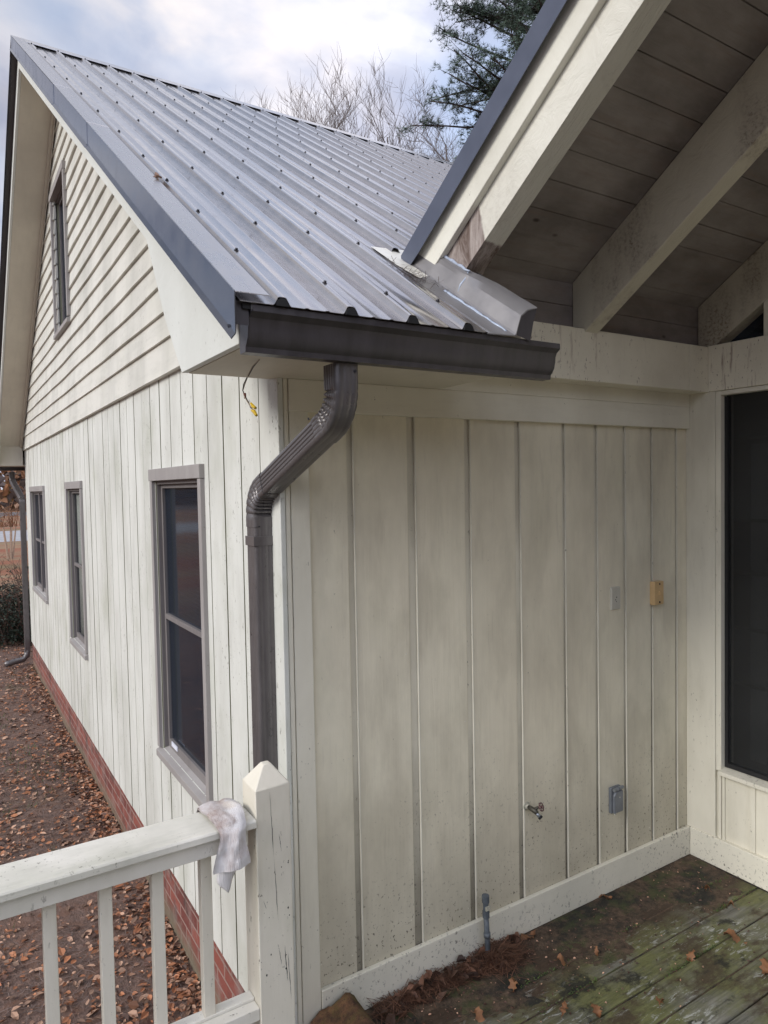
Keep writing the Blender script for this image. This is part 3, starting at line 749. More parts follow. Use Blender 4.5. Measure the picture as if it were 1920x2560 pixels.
    pts = [P(.528+.003*math.sin(i*1.7)+.002*i/2.2, -.27-i*.018, .002) for i in range(18)]
    c.tube(pts, [rnd.uniform(.004, .0075) for _ in pts], 7)
    pts = [P(.505+.005*rnd.random(), -.40-.0*i, .006) for i in range(1)]
    c.tube([(.603, -.315, rz(-.315)+.096), (.586, -.318, rz(-.318)+.072), (.575, -.305, rz(-.305)+.045), (.566, -.30, rz(-.30)+.012)], [.005, .004, .0045, .003], 7)
    c.tube([(.599, -.16-.024*i, rz(-.16-.024*i)+.103+.003*math.sin(i*3)) for i in range(8)], [.004, .006, .005, .0065, .004, .006, .005, .003], 7)
    o = c.obj('sealant', M['caulk'], house, smooth=True)
    for yy in (-.23, -.31, -.39, -.47, -.55):
        s = first.copy(); s.data = first.data; SC.collection.objects.link(s); s.parent = o; s.name = 'rivet'
        s.scale = (.7, .7, .7); s.location = Vector((.548, yy, rz(yy)-.018))-WORLD[o.name]
build_roof()

# ================================================================== PORCH WING
porch = thing('porch_wing', (W, 0, 0), 'open porch wing with cream rafters, dark board ceiling and large patio window', 'porch')
def build_porch():
    YT = -1.95; YE = -3.75      # ridge, front eave
    def slope_prism(mb, t0, t1, y0, y1, x0, x1):
        mb.prism([(y0, t0-PS*y0), (y1, t0-PS*y1), (y1, t1-PS*y1), (y0, t1-PS*y0)], x0, x1)
    def rafter(x0, x1, mat, foot=-.06, lab=None):
        r = MB(); r.prism([(foot, lz(-.13)+.0), (-.13, lz(-.13)), (YT, lz(YT)), (YT, cz(YT)-.002), (foot, cz(foot)-.002)], x0, x1)
        o = r.obj('rafter', mat, porch, .004)
        if lab: o['label'] = lab
        r2 = MB(); r2.prism([(YE+.1, lz(YT)-.0+PS*(YE+.1-YT)), (YT-.001, lz(YT)), (YT-.001, cz(YT)-.002), (YE+.1, cz(YT)+PS*(YE+.1-YT)-.002)], x0, x1); r2.obj('rafter', mat, porch, .004)
    rr = MB(); rr.prism([(-.16, rz(-.16)+.02), (-.25, lz(-.25)-.02), (-.30, lz(-.30)), (YT, lz(YT)), (YT, cz(YT)-.002), (-.02, cz(-.02)-.002), (-.02, rz(-.02)+.01)], .605, .690)
    o = rr.obj('rafter', M['barge_rafter'], porch, .004); o['label'] = 'end rafter with bare weathered wood at its foot'
    rafter(1.412, 1.496, M['inner_rafter'], lab='middle rafter with brown stains')
    rafter(2.343, 2.428, M['inner_rafter'], lab='rafter against the window wall')
    for x in (3.2, 4.1): rafter(x, x+.085, M['inner_rafter'])
    # ceiling boards along x
    cb = MB(); y = -.009; step = .0985; rnd = random.Random(2)
    while y > YT:
        y2 = max(y-step, YT); e = rnd.uniform(-.0015, .0015)
        cb.prism([(y-.0032, cz(y)+e), (y2+.0032, cz(y2)+e), (y2+.0032, cz(y2)+.02), (y-.0032, cz(y)+.02)], .606, 5.2); y = y2
    y = YT
    while y > YE:
        y2 = y-step; h = lambda t: cz(YT)+PS*(t-YT)
        cb.prism([(y-.0022, h(y)), (y2+.0022, h(y2)), (y2+.0022, h(y2)+.02), (y-.0022, h(y)+.02)], .606, 5.2); y = y2
    cb.obj('ceiling_boards', M['ceiling'], porch)
    b = MB(); b.box(.70, W+.3, -.056, -.040, 2.70, 2.812); b.box(.70, W+.3, -.056, -.040, 2.815, 2.915); b.obj('blocking', M['ceiling'], porch)
    # roof skin
    m = MB()
    m.prism([(.035, 2.902-PS*.035), (YT, 2.902-PS*YT), (YE, 2.902-PS*YT+PS*(YE-YT)), (YE, 2.945-PS*YT+PS*(YE-YT)), (YT, 2.945-PS*YT), (.035, 2.945-PS*.035)], .560, 5.2)
    m.obj('roof', M['roof_metal'], porch)
    t = MB()
    t.prism([(.022, 2.862-PS*.022), (-.09, 2.852+PS*.09), (YT, 2.852-PS*YT), (YT, 2.953-PS*YT), (.035, 2.953-PS*.035)], .548, .5505)
    t.prism([(.03, 2.9465-PS*.03), (YT, 2.9465-PS*YT), (YT, 2.953-PS*YT), (.03, 2.953-PS*.03)], .5506, .68)
    t.prism([(YT, 2.852-PS*YT), (YE, 2.852-PS*YT+PS*(YE-YT)), (YE, 2.953-PS*YT+PS*(YE-YT)), (YT, 2.953-PS*YT)], .548, .5505)
    o = t.obj('rake_trim', M['blue_metal'], porch)
    t = MB(); t.prism([(-.085, rz(-.085)+.012), (-.135, 2.75+PS*.135), (YT, 2.75-PS*YT), (YT, 2.90-PS*YT), (-.02, 2.90-PS*-.02), (-.02, rz(-.02)+.012)], .578, .6045)
    t.prism([(YT, 2.75-PS*YT), (YE, 2.75-PS*YT+PS*(YE-YT)), (YE, 2.90-PS*YT+PS*(YE-YT)), (YT, 2.90-PS*YT)], .578, .6045)
    t.obj('barge_board', M['rafter_paint'], porch, .003)
    # header beams
    h = MB(); h.box(.685, 2.170, -.13, -.002, 2.470, 2.700); h.box(2.1715, W-.001, -.1305, -.0025, 2.469, 2.7003)
    h.obj('header_beam', M['header_paint'], porch, .003)
    h = MB(); h.box(W-.022, W+.10, YE, -.131, 2.470, 2.703); h.obj('wall_beam', M['header_paint'], porch, .003)
    h = MB(); h.box(.60, W, YE+.1, YE+.23, 2.45, 2.68); h.obj('front_beam', M['header_paint'], porch)
    for x in (.62, 2.2):
        p = MB(); p.box(x, x+.1, YE+.11, YE+.21, 0, 2.45); p.obj('porch_post', M['trim_vert'], porch)
    # corner post, jamb, baseboard and lower wall of the window wall
    p = MB(); p.box(W-.018, W+.10, -.165, -.0005, .153, 2.469); p.obj('corner_post', M['trim_vert'], porch, .003)
    p = MB(); p.box(W-.012, W+.10, -.195, -.1665, .51, 2.469); p.obj('window_jamb', M['trim_vert'], porch, .002)
    p = MB(); p.box(W-.024, W+.1, YE, -.0235, .003, .1535); p.obj('baseboard', M['base_paint'], porch, .003)
    p = MB(); p.box(W, W+.1, YE, -.166, .154, .50); p.obj('lower_wall', M['trim_vert'], porch)
    p = MB()
    for y in (-.178, -.198): p.box(W-.010, W-.0003, y-.015, y, .154, .497)
    p.obj('batten', M['trim_vert'], porch, .002)
    yy = -.345
    while yy > YE+.2:
        p = MB(); p.box(W-.010, W-.0003, yy-.028, yy, .154, .497); p.obj('batten', M['trim_vert'], porch, .002); yy -= .30
    pw = thing('patio_window', (W, -1.2, .5), None, None); pw.parent = porch; pw.location = WORLD[pw.name]-WORLD[porch.name]; pw['label'] = 'large dark fixed patio window'
    s = MB(); s.prism([(W-.035, .497), (W-.035, .518), (W+.05, .530), (W+.05, .497)], -1.7, -.19, 'y'); s.obj('sill', M['base_paint'], pw, .002)
    f = MB(); f.box(W+.018, W+.05, -.213, -.196, .53, 2.44); f.box(W+.018, W+.05, -1.7, -.213, .531, .553); f.obj('frame', M['dark'], pw)
    f = MB(); f.box(W-.014, W+.05, -1.7, -.197, 2.447, 2.468); f.obj('head_strip', M['trim_paint'], pw, .002)
    gl = MB(); gl.box(W+.032, W+.037, -1.7, -.20, .54, 2.45); gl.obj('glass', M['screen'], pw)
    p = MB(); p.box(W+.0, W+.1, YE, -1.7, .5, 2.469); p.obj('upper_wall', M['trim_vert'], porch)
    # gable infill above the beam with a triangular light next to the corner
    p = MB()
    p.prism([(-.405, 2.7035), (-.405, lz(-.405)), (-.56, lz(-.56)), (-.56, 2.7035)], W+.001, W+.09); p.obj('gable_mullion', M['trim_vert'], porch, .002)
    p = MB(); p.prism([(-.56, 2.7035), (-.56, lz(-.56)+.01), (YT, lz(YT)+.01), (YE+.3, lz(YT)+PS*(YE+.3-YT)), (YE+.3, 2.7035)], W+.02, W+.09); p.obj('gable_wall', M['trim_vert'], porch)
    gl = MB(); gl.prism([(-.131, 2.705), (-.42, 2.705), (-.42, lz(-.42)+.004), (-.139, lz(-.139)+.004)], W+.082, W+.086); gl.obj('triangle_glass', M['glass'], porch)
    bh = MB(); bh.box(W+1.5, W+1.52, YE, .1, 0, 4.4); bh.box(W+.11, W+1.5, YE, .1, -.01, .0); bh.box(W+.11, W+1.5, .09, .1, 0, 3); bh.obj('dark_room', M['interior'], porch)
    b = MB(); y = -.25
    while y > -1.6:
        b.box(W+.16, W+.164, y-.085, y, .55, 2.2); y -= .092
    b.obj('vertical_blind', M['blind'], porch)
    b = MB()
    for z in (.95, 1.24, 1.53, 1.80, 2.22): b.box(W+.10, W+.108, -1.65, -.2, z, z+.018)  # thin dark horizontal bars behind the patio glass
    b.obj('inner_bars', M['dark'], porch)
    # ceiling wasp nest specks
build_porch()

# ================================================================== DECK
def build_deck():
    d = MB(); ysm = [-.003, -.116]+[-.116-.14*k for k in range(1, 37)]; rnd = random.Random(3)
    for a, b in zip(ysm, ysm[1:]):
        x0 = -3.6 if a < -.30 else 0.0
        if b < -.27 and a > -.30: x0 = -3.6
        cuts = sorted([x0]+[rnd.uniform(.2, 2.2) if rnd.random() < .3 else W-.022]+[W-.022])
        cuts = sorted(set(cuts))
        for c, e in zip(cuts, cuts[1:]):
            dz = rnd.uniform(-.002, .001); d.box(c+.0015, e-.0015, b+.004, a-.004, -.03, dz)
    tag(d.obj('deck', M['deck'], bevel=.004), kind='structure')
    f = MB(); f.box(-3.6, W, -5.2, -.30, -.22, -.032); f.box(.02, W, -.30, .0, -.22, -.032); tag(f.obj('deck_framing', M['underlay']), kind='structure')
build_deck()

# ================================================================== RAILING
rail = thing('railing', (-.21, -.30, 0), 'white deck railing with square balusters and a pyramid topped corner post', 'railing')
def build_rail():
    p = MB(); x0, x1, y0, y1 = -.268, -.155, -.350, -.243; zt = 1.118; cx, cy = (x0+x1)/2, (y0+y1)/2; za = 1.176
    rings = [[(x0, y0, z), (x1, y0, z), (x1, y1, z), (x0, y1, z)] for z in (-.2, zt)]; p.loft(rings, caps=False)
    k = .012
    p.add([(x0, y0, zt), (x1, y0, zt), (x1, y1, zt), (x0, y1, zt), (cx-k, cy-k, za), (cx+k, cy-k, za), (cx+k, cy+k, za), (cx-k, cy+k, za)],
          [(0, 1, 5, 4), (1, 2, 6, 5), (2, 3, 7, 6), (3, 0, 4, 7), (4, 5, 6, 7)])
    o = p.obj('post', M['post_paint'], rail); smooth_angle(o, 5); 
    b = o.modifiers.new('edges', 'BEVEL'); b.width = .003; b.segments = 2; b.limit_method = 'ANGLE'; b.angle_limit = R(20)
    c = MB(); rnd = random.Random(7)                                   # long checks in the wood
    def crack(x, z0, z1, w):
        n = 14; L = []; Rr = []
        for i in range(n+1):
            z = z0+(z1-z0)*i/n; q = math.sin(math.pi*i/n)*w*rnd.uniform(.4, 1); xx = x+.008*(i/n)+rnd.uniform(-.0008, .0008)
            L.append((xx-q, y0-.0006, z)); Rr.append((xx+q, y0-.0006, z))
        c.add(L+Rr, [(i, i+1, n+2+i, n+1+i) for i in range(n)])
    for a in ((-.222, 1.11, .90, .0012), (-.213, .90, .70, .0011), (-.196, .97, .91, .0010), (-.186, .62, .50, .0018), (-.250, .78, .75, .001), (-.205, .62, .56, .001), (-.176, .60, .44, .0012)): crack(*a)
    for i in range(11):
        x = rnd.uniform(x0+.01, x1-.01); z = rnd.uniform(.45, 1.1); s = rnd.uniform(.001, .003)
        c.add([(x-s, y0-.0006, z), (x, y0-.0006, z-s*1.8), (x+s, y0-.0006, z), (x, y0-.0006, z+s*1.8)], [(0, 1, 2, 3)])
    c.obj('wood_check', M['dark'], rail)
    r = MB(); n = 40; rings = []
    for i in range(n+1):
        x = -3.5+(x0+.0-(-3.5)-.002)*i/n; e = .0015*noise.noise(Vector((x*6, 0, 0)))
        rings.append([(x, -.362+e, 1.012), (x, -.362+e, 1.030), (x, -.358+e, 1.036), (x, -.212, 1.037), (x, -.208, 1.032), (x, -.208, 1.010)])
    r.loft(rings); r.obj('top_rail', M['rail_top'], rail, .002)
    s = MB(); s.box(-3.5, x0-.022, -.340, -.302, .957, 1.009); s.obj('sub_rail', M['rail_paint'], rail, .002)
    s = MB(); s.box(-3.5, x0-.001, -.345, -.305, .415, .452); s.box(-3.5, x0-.001, -.303, -.265, .42, .460); s.obj('bottom_rail', M['rail_paint'], rail, .002)
    for i in range(20):
        x = -.407-.1395*i
        if x < -3.3: break
        q = MB(); q.box(x-.0165, x+.0165, -.3015, -.270, .43, 1.0095); q.obj('baluster', M['post_paint'], rail, .002)
build_rail()

def build_rag():
    r = MB(); rnd = random.Random(3)
    # path over the rail (y,z) from the back, across the top and down the front
    path = [(-.205, .985), (-.200, 1.03), (-.212, 1.046), (-.25, 1.050), (-.29, 1.055), (-.335, 1.052), (-.362, 1.046), (-.374, 1.034), (-.380, 1.015), (-.384, .995), (-.386, .975), (-.388, .952), (-.386, .930)]
    left = [-.400, -.400, -.400, -.400, -.398, -.396, -.392, -.388, -.390, -.398, -.404, -.411, -.414]
    right = [-.30, -.295, -.292, -.29, -.292, -.298, -.305, -.308, -.312, -.312, -.308, -.304, -.302]
    n = 22; top = []
    import itertools
    P2 = []
    for a in range(len(path)-1):
        for t in range(4):
            f = t/4; P2.append((path[a][0]*(1-f)+path[a+1][0]*f, path[a][1]*(1-f)+path[a+1][1]*f, left[a]*(1-f)+left[a+1]*f, right[a]*(1-f)+right[a+1]*f))
    P2.append((*path[-1], left[-1], right[-1]))
    m = len(P2)
    def surf(off):
        out = []
        for j, (y, z, l, rr) in enumerate(P2):
            row = []
            for i in range(n+1):
                u = i/n; x = l+(rr-l)*u
                fold = .0035*math.sin(u*8+j*.06)+.007*noise.noise(Vector((x*24, j*.09, 2)))+.003*noise.noise(Vector((x*60, j*.2, 7)))
                puff = .010*math.sin(math.pi*u)
                d = (fold+puff)+off
                if z > 1.03 and y > -.36: row.append((x, y, z+d))
                else: row.append((x, y-d if y < -.3 else y+d, z))
            out.append(row)
        return out
    A = surf(.004); B = surf(-.002)
    for S, flip in ((A, 0), (B, 1)):
        o = len(r.v); r.v += [p for row in S for p in row]
        for j in range(m-1):
            for i in range(n):
                a = o+j*(n+1)+i; r.f.append((a, a+1, a+n+2, a+n+1)); r.mi.append(0)
    o1 = r.obj('hanging_rag', M['rag'], smooth=True, origin=(-.35, -.36, 1.0))
    # inner tail showing below the cuff
    t = MB(); rings = []
    for k in range(9):
        f = k/8; z = .940-.082*f; w = .030*(1-f**2.2)+.002; cx = -.372+.004*math.sin(k); 
        rings.append([(cx+w*math.cos(a)*1.0, -.374+.012*(1-f*.5)*math.sin(a), z) for a in [2*math.pi*i/10 for i in range(10)]])
    t.loft(rings); o = t.obj('inner_tail', M['rag'], o1, smooth=True)
    tag(o1, 'stained white work glove like rag draped over the rail beside the post', 'rag')
build_rag()

# ================================================================== GUTTER
def build_gutter():
    gt = thing('gutter', (-.335, -.45, 2.377), 'short charcoal gutter along the eave above the porch wall corner', 'gutter')
    pf = [(-.502, 2.502), (-.502, 2.3775), (-.586, 2.3775), (-.588, 2.392), (-.5945, 2.398), (-.604, 2.412), (-.609, 2.432), (-.611, 2.450), (-.616, 2.462), (-.627, 2.470), (-.632, 2.474), (-.632, 2.490), (-.618, 2.492)]
    pf = [(y+.035 if y > -.55 else y+.043, z) for y, z in pf]; pf[0] = (-.503, 2.502); pf[1] = (-.503, 2.3775)
    # thick sheet
    t = .0022; m = MB(); inner = []
    for i, (y, z) in enumerate(pf):
        a = pf[max(i-1, 0)]; b = pf[min(i+1, len(pf)-1)]; dy, dz = b[0]-a[0], b[1]-a[1]; L = math.hypot(dy, dz)
        inner.append((y-dz/L*-t, z-dy/L*t))
    inner = [(y+(-dz), z) for (y, z), dz in zip(inner, [0]*len(inner))]
    m.prism(pf+inner[::-1], -.335, .772)
    o = m.obj('trough', M['gutter'], gt); smooth_angle(o, 28)
    cap = pf[:]+[(-.503, 2.502)]
    for x0, x1 in ((-.338, -.3352), (.7722, .775)):
        c = MB(); c.prism(pf, x0, x1); o = c.obj('end_cap', M['gutter'], gt, .0006)
    c = MB(); c.box(-.338, -.322, -.590, -.505, 2.478, 2.4995); c.obj('cap_flange', M['downspout'], gt, .001)
    c = MB()                                                       # rolled lip, catches the light
    c.prism([(-.5925, 2.474), (-.5925, 2.4915), (-.575, 2.4935), (-.575, 2.4905), (-.5895, 2.4885), (-.5895, 2.474)], -.334, .771); c.obj('lip', M['gutter'], gt, .0008)
    c = MB()
    for x in (-.31,): c.disc((x-.03, -.52, 2.47), (-1, 0, 0), .005, .003, 8)
    c.obj('rivet', M['screw'], gt)
    return gt
build_gutter()

# ================================================================== DOWNSPOUTS
def rrect(w, d, flutes=(3, 4), r=.013, fd=.0030, ff=.0010):
    """rounded rectangle section with flutes; returns (u,v,outward u,outward v)"""
    pts = []
    def side(p0, p1, nrm, nf):
        fd_ = ff if nrm[0] == 0 else fd
        L = math.hypot(p1[0]-p0[0], p1[1]-p0[1]); n = nf*8
        for i in range(n+1):
            t = i/n; ph = (t*nf) % 1.0
            dpt = fd_*max(0., 1-abs(ph-.5)/.22)**.7 if .02 < t < .98 else 0
            pts.append((p0[0]+(p1[0]-p0[0])*t-nrm[0]*dpt, p0[1]+(p1[1]-p0[1])*t-nrm[1]*dpt))
    def arc(cx, cy, a0):
        for i in range(1, 5): a = a0+math.pi/2*i/5; pts.append((cx+r*math.cos(a), cy+r*math.sin(a)))
    W2, D2 = w/2, d/2
    side((-W2+r, -D2), (W2-r, -D2), (0, -1), flutes[0]); arc(W2-r, -D2+r, -math.pi/2)
    side((W2, -D2+r), (W2, D2-r), (1, 0), flutes[1]); arc(W2-r, D2-r, 0)
    side((W2-r, D2), (-W2+r, D2), (0, 1), flutes[0]); arc(-W2+r, D2-r, math.pi/2)
    side((-W2, D2-r), (-W2, -D2+r), (-1, 0), flutes[1]); arc(-W2+r, -D2+r, math.pi)
    return pts
def sweep(mb, path, w, d, crimp=None, flutes=(2, 4)):
    fdv = .0014 if crimp else .0030
    """path list of Vector; section u along world x, v perpendicular; crimp: inner side sign (+1/-1) of v"""
    sec = rrect(w, d, flutes, fd=fdv); rings = []
    for i, p in enumerate(path):
        t = (path[min(i+1, len(path)-1)]-path[max(i-1, 0)]).normalized()
        u = Vector((1, 0, 0)); u = (u-t*u.dot(t)).normalized(); v = u.cross(t)    # t down -> v = +y... 
        v = -v if v.y < 0 and abs(t.z) > .5 else v
        if crimp and 3 < i < len(path)-4:
            amt = (.011, .0045, .0, .0, .0015)[i % 5]
        else: amt = 0
        ring = []
        for a, b in sec:
            kx = kv = 1.0
            if amt:
                inner = min(1., max(0., .5+.5*b*crimp/(d/2))); q = amt*(.14+.86*inner)
                kx = 1-q/(w/2)*.8; kv = 1-q/(d/2)*(1.0 if b*crimp > 0 else .1)
            ring.append(p+u*(a*kx)+v*(b*kv))
        rings.append(ring)
    mb.loft(rings)
def fillet(P, rad, step=.005):
    """corner fillet for three points"""
    a, b, c = [Vector(p) for p in P]; d1 = (a-b).normalized(); d2 = (c-b).normalized(); ang = d1.angle(d2); t = rad/math.tan(ang/2)
    s = b+d1*t; e = b+d2*t; bis = (d1+d2).normalized(); cen = b+bis*(rad/math.sin(ang/2)); n = max(6, int(rad*(math.pi-ang)/step))
    v0 = s-cen; v1 = e-cen; th = v0.angle(v1); out = []
    for i in range(n+1):
        f = i/n; out.append(cen+(v0*math.sin((1-f)*th)+v1*math.sin(f*th))/math.sin(th))
    return out
def lin(a, b, n): a = Vector(a); b = Vector(b); return [a+(b-a)*i/n for i in range(n+1)]
def build_downspout():
    ds = thing('downspout', (-.05, .09, -.45), 'near charcoal downspout with crimped elbows turning round the house corner', 'downspout')
    A = Vector((-.020, -.535+.055, 2.376)); B = Vector((-.020, -.48, 2.235)); Cc = Vector((-.052, .092, 1.995)); E = Vector((-.052, .092, -.30))
    f1 = fillet((A, B, Cc), .105, .0045); f2 = fillet((B, Cc, E), .100, .0045)
    w, d = .076, .080
    m = MB(); sweep(m, lin(A, f1[0], 4)[:-1]+f1+[f1[-1]+(Cc-B).normalized()*.010*i for i in range(1, 5)], w+.004, d+.004, crimp=+1)
    o = m.obj('elbow', M['downspout'], ds); smooth_angle(o, 35)
    m = MB(); sweep(m, lin(f1[-1], f2[0], 12), w, d); o = m.obj('offset_pipe', M['downspout'], ds); smooth_angle(o, 35)
    m = MB(); sweep(m, [f2[0]-(Cc-B).normalized()*.010*i for i in range(4, 0, -1)]+f2+[f2[-1]-Vector((0, 0, .012*i)) for i in range(1, 5)], w+.004, d+.004, crimp=-1)
    o = m.obj('elbow', M['downspout'], ds); smooth_angle(o, 35)
    m = MB(); sweep(m, lin(f2[-1]-Vector((0, 0, .03)), E, 10), w, d); o = m.obj('pipe', M['downspout'], ds); smooth_angle(o, 35)
    z = f2[-1].z-.115
    s = MB(); s.box(-.052-w/2-.0035, -.052+w/2+.002, .092-d/2-.0035, .092-d/2-.001, z, z+.034); s.box(-.052-w/2-.0038, -.052-w/2-.001, .092-d/2-.003, .092+d/2, z, z+.034)
    s.obj('strap', M['downspout'], ds, .0008); s = MB()
    s.prism([(.092+d/2-.001, z+.002), (.092+d/2+.05, z-.004), (.092+d/2+.045, z+.010), (.092+d/2+.055, z+.017), (.092+d/2+.045, z+.026), (.092+d/2-.001, z+.034)], -.024, -.0215)
    s.obj('strap_tail', M['downspout'], ds, .0008)
    s = MB(); s.disc((-.052-.02, .092-d/2-.002, z+.07), (0, -1, 0), .0028, .003, 8); s.disc((-.07, f1[-1].y+.05, f1[-1].z+.02), (-1, 0, 0), .004, .003, 8); s.disc((.004, -.522, 2.355), (0, -1, 0), .0045, .004, 8)
    s.obj('screw', M['screw'], ds)
    # far downspout
    fd = thing('downspout', (-.05, D+.1, -.45), 'distant charcoal downspout at the far corner of the house beside the shrub', 'downspout')
    A = Vector((-.13, D+.53, 2.33)); B = Vector((-.13, D+.53, 2.20)); Cc = Vector((-.045, D+.06, 1.93)); E = Vector((-.05, D+.06, -.30)); F = Vector((-.30, D+.00, -.42))
    f1 = fillet((A, B, Cc), .10, .01); f2 = fillet((B, Cc, E), .10, .01)
    m = MB(); sweep(m, lin(A, f1[0], 3)[:-1]+f1, .076, .076, crimp=1); o = m.obj('elbow', M['downspout'], fd); smooth_angle(o, 35)
    m = MB(); sweep(m, lin(f1[-1], f2[0], 4), .074, .074); m.obj('offset_pipe', M['downspout'], fd)
    m = MB(); sweep(m, f2, .076, .076, crimp=-1); m.obj('elbow', M['downspout'], fd)
    m = MB(); sweep(m, lin(f2[-1], E, 5), .074, .074); m.obj('pipe', M['downspout'], fd)
    m = MB(); m.tube([E+Vector((0, 0, .03)), E-Vector((.01, 0, .05)), E-Vector((.06, 0, .10)), F, F+Vector((-.05, 0, -.01))], .042, 10); m.obj('elbow', M['downspout'], fd, smooth=True)
    g2 = thing('gutter', (-.33, D+.6, 2.33), 'far gutter under the eave at the back corner of the house', 'gutter')
    m = MB(); m.prism([(D+.50, 2.46), (D+.50, 2.35), (D+.58, 2.35), (D+.60, 2.39), (D+.63, 2.45), (D+.63, 2.47), (D+.62, 2.47)], -.34, 8); m.obj('trough', M['gutter'], g2)
build_downspout()

# ================================================================== FIXTURES
def build_fixtures():
    t = thing('switch_plate', (1.754, 0, 1.447), 'blank grey painted cover plate left of the yellowed one on the porch wall', 'cover plate')
    b = MB(); b.prism([(1.720, 1.390), (1.789, 1.390), (1.789, 1.504), (1.720, 1.504)], -.010, 0, 'y'); b.v = [(x+(0.004 if y < -.005 and x < 1.75 else (-.004 if y < -.005 else 0)), y, z+(0.004 if y < -.005 and z < 1.45 else (-.004 if y < -.005 else 0))) for x, y, z in b.v]
    b.obj('plate', M['white_plate'], t, .001)
    b = MB(); b.disc((1.757, -.0098, 1.452), (0, -1, 0), .0035, .0012, 8); b.disc((1.750, -.0098, 1.440), (0, -1, 0), .003, .0012, 8); b.disc((1.755, -.0098, 1.431), (0, -1, 0), .0025, .0012, 8); b.obj('screw_hole', M['dark'], t)
    t = thing('switch_plate', (2.062, 0, 1.445), 'yellowed ivory toggle switch plate on the porch wall near the corner', 'light switch')
    b = MB(); b.prism([(2.022, 1.386), (2.098, 1.386), (2.098, 1.505), (2.022, 1.505)], -.030, -.001, 'y'); b.v = [(x+(.003 if y < -.02 and x < 2.05 else (-.003 if y < -.02 else 0)), y, z) for x, y, z in b.v]
    b.obj('plate', M['yellow_plate'], t, .002)
    b = MB(); b.prism([(2.055, 1.436), (2.066, 1.436), (2.066, 1.456), (2.055, 1.456)], -.0375, -.029, 'y'); b.obj('toggle', M['yellow_plate'], t, .001)
    b = MB(); b.box(2.0665, 2.0715, -.0315, -.0295, 1.437, 1.453); b.obj('toggle_slot', M['dark'], t)
    for z in (1.492, 1.399): b = MB(); b.disc((2.062, -.0295, z), (0, -1, 0), .0048, .0025, 10); b.obj('screw', M['dark'], t)
    t = thing('outlet_cover', (1.735, 0, .45), 'grey weatherproof outlet box with hinged lid low on the porch wall', 'outlet')
    b = MB(); b.box(1.700, 1.772, -.018, -.0005, .388, .515); b.obj('back_plate', M['grey_box'], t, .003)
    b = MB(); b.prism([(1.704, .392), (1.770, .392), (1.770, .496), (1.757, .500), (1.720, .500), (1.704, .480)], -.034, -.0185, 'y'); b.obj('lid', M['grey_box'], t, .005)
    b = MB(); b.tube([(1.704, -.030, .509), (1.735, -.030, .509)], .0085, 8); b.tube([(1.741, -.030, .512), (1.770, -.030, .512)], .0085, 8); b.obj('hinge', M['zinc'], t)
    b = MB(); b.disc((1.742, -.0345, .468), (0, -1, 0), .003, .002, 8); b.disc((1.716, -.024, .390), (0, -.4, -1), .006, .007, 8); b.obj('rivet', M['flange'], t)
    # hose spigot
    t = thing('hose_spigot', (1.155, 0, .567), 'hose spigot with dull red scalloped handwheel on the porch wall', 'spigot')
    b = MB(); b.disc((1.150, -.001, .567), (0, -1, 0), .029, .007, 14); b.disc((1.150, -.008, .567), (0, -1, 0), .020, .018, 8, .018); b.obj('flange', M['flange'], t, .002)
    b = MB(); b.tube([(1.150, -.02, .567), (1.152, -.05, .565), (1.156, -.078, .560), (1.160, -.095, .548)], [.015, .017, .018, .014], 10); b.tube([(1.156, -.070, .565), (1.166, -.098, .590)], [.012, .009], 8); b.obj('body', M['brass'], t, smooth=True)
    b = MB(); b.tube([(1.158, -.085, .552), (1.170, -.108, .528)], [.0125, .0125], 10); b.obj('spout', M['zinc'], t, smooth=True)
    b = MB(); b.tube([(1.1695, -.107, .529), (1.175, -.117, .519)], [.0155, .0155], 12); b.obj('hose_thread', M['dark'], t)
    c = Vector((1.176, -.118, .597)); n = Vector((.25, -.8, .35)).normalized(); u = n.orthogonal().normalized(); v = n.cross(u); b = MB(); pts = []
    for i in range(61):
        a = 2*math.pi*i/60; rr = .0235*(1+.13*abs(math.cos(a*3))); pts.append(c+(u*math.cos(a)+v*math.sin(a))*rr)
    b.tube(pts, .0036, 6, False)
    for i in range(6):
        a = math.pi/3*i+.5; b.tube([c, c+(u*math.cos(a)+v*math.sin(a))*.024], .0028, 5)
    b.disc(c-n*.004, n, .0075, .010, 8); b.obj('handwheel', M['wheel'], t, smooth=True); t.scale = (.66, .66, .66)
    # riser pipe
    t = thing('riser_pipe', (.86, -.06, 0), 'short grey riser pipe with threaded top standing in pine straw by the baseboard', 'pipe')
    b = MB(); b.tube([(.866, -.062, -.02), (.858, -.066, .11), (.850, -.070, .20)], .0115, 12); b.tube([(.8585, -.0658, .105), (.8575, -.0665, .125)], .0145, 12); b.obj('pipe', M['pvc'], t, smooth=True)
    b = MB(); b.tube([(.850, -.070, .195), (.849, -.071, .225)], .0150, 8); b.tube([(.849, -.071, .225), (.848, -.0715, .262)], .0125, 10); b.tube([(.848, -.0715, .262), (.847, -.072, .292)], .0160, 10); b.obj('coupling', M['pvc'], t)
    b = MB(); b.box(.835, .858, -.090, -.0845, .235, .252); b.obj('tape', M['flange'], t)
    # wires
    t = thing('loose_wires', (-.2, -.3, 2.403), 'loose thin wires hanging from the soffit with yellow crimp connectors', 'wire')
    base = [(-.208, -.322, 2.404), (-.205, -.262, 2.392), (-.2, -.208, 2.374), (-.2, -.190, 2.366), (-.2, -.172, 2.350), (-.2, -.166, 2.332), (-.2, -.180, 2.312), (-.2, -.194, 2.292), (-.2, -.213, 2.272)]
    b = MB(); b.tube([Vector(p)+Vector((.003*math.sin(i*1.1), .004*math.sin(i*1.4), 0)) for i, p in enumerate(base)]+[(-.2, -.245, 2.262)], .0016, 6); b.obj('wire', M['wire_b'], t)
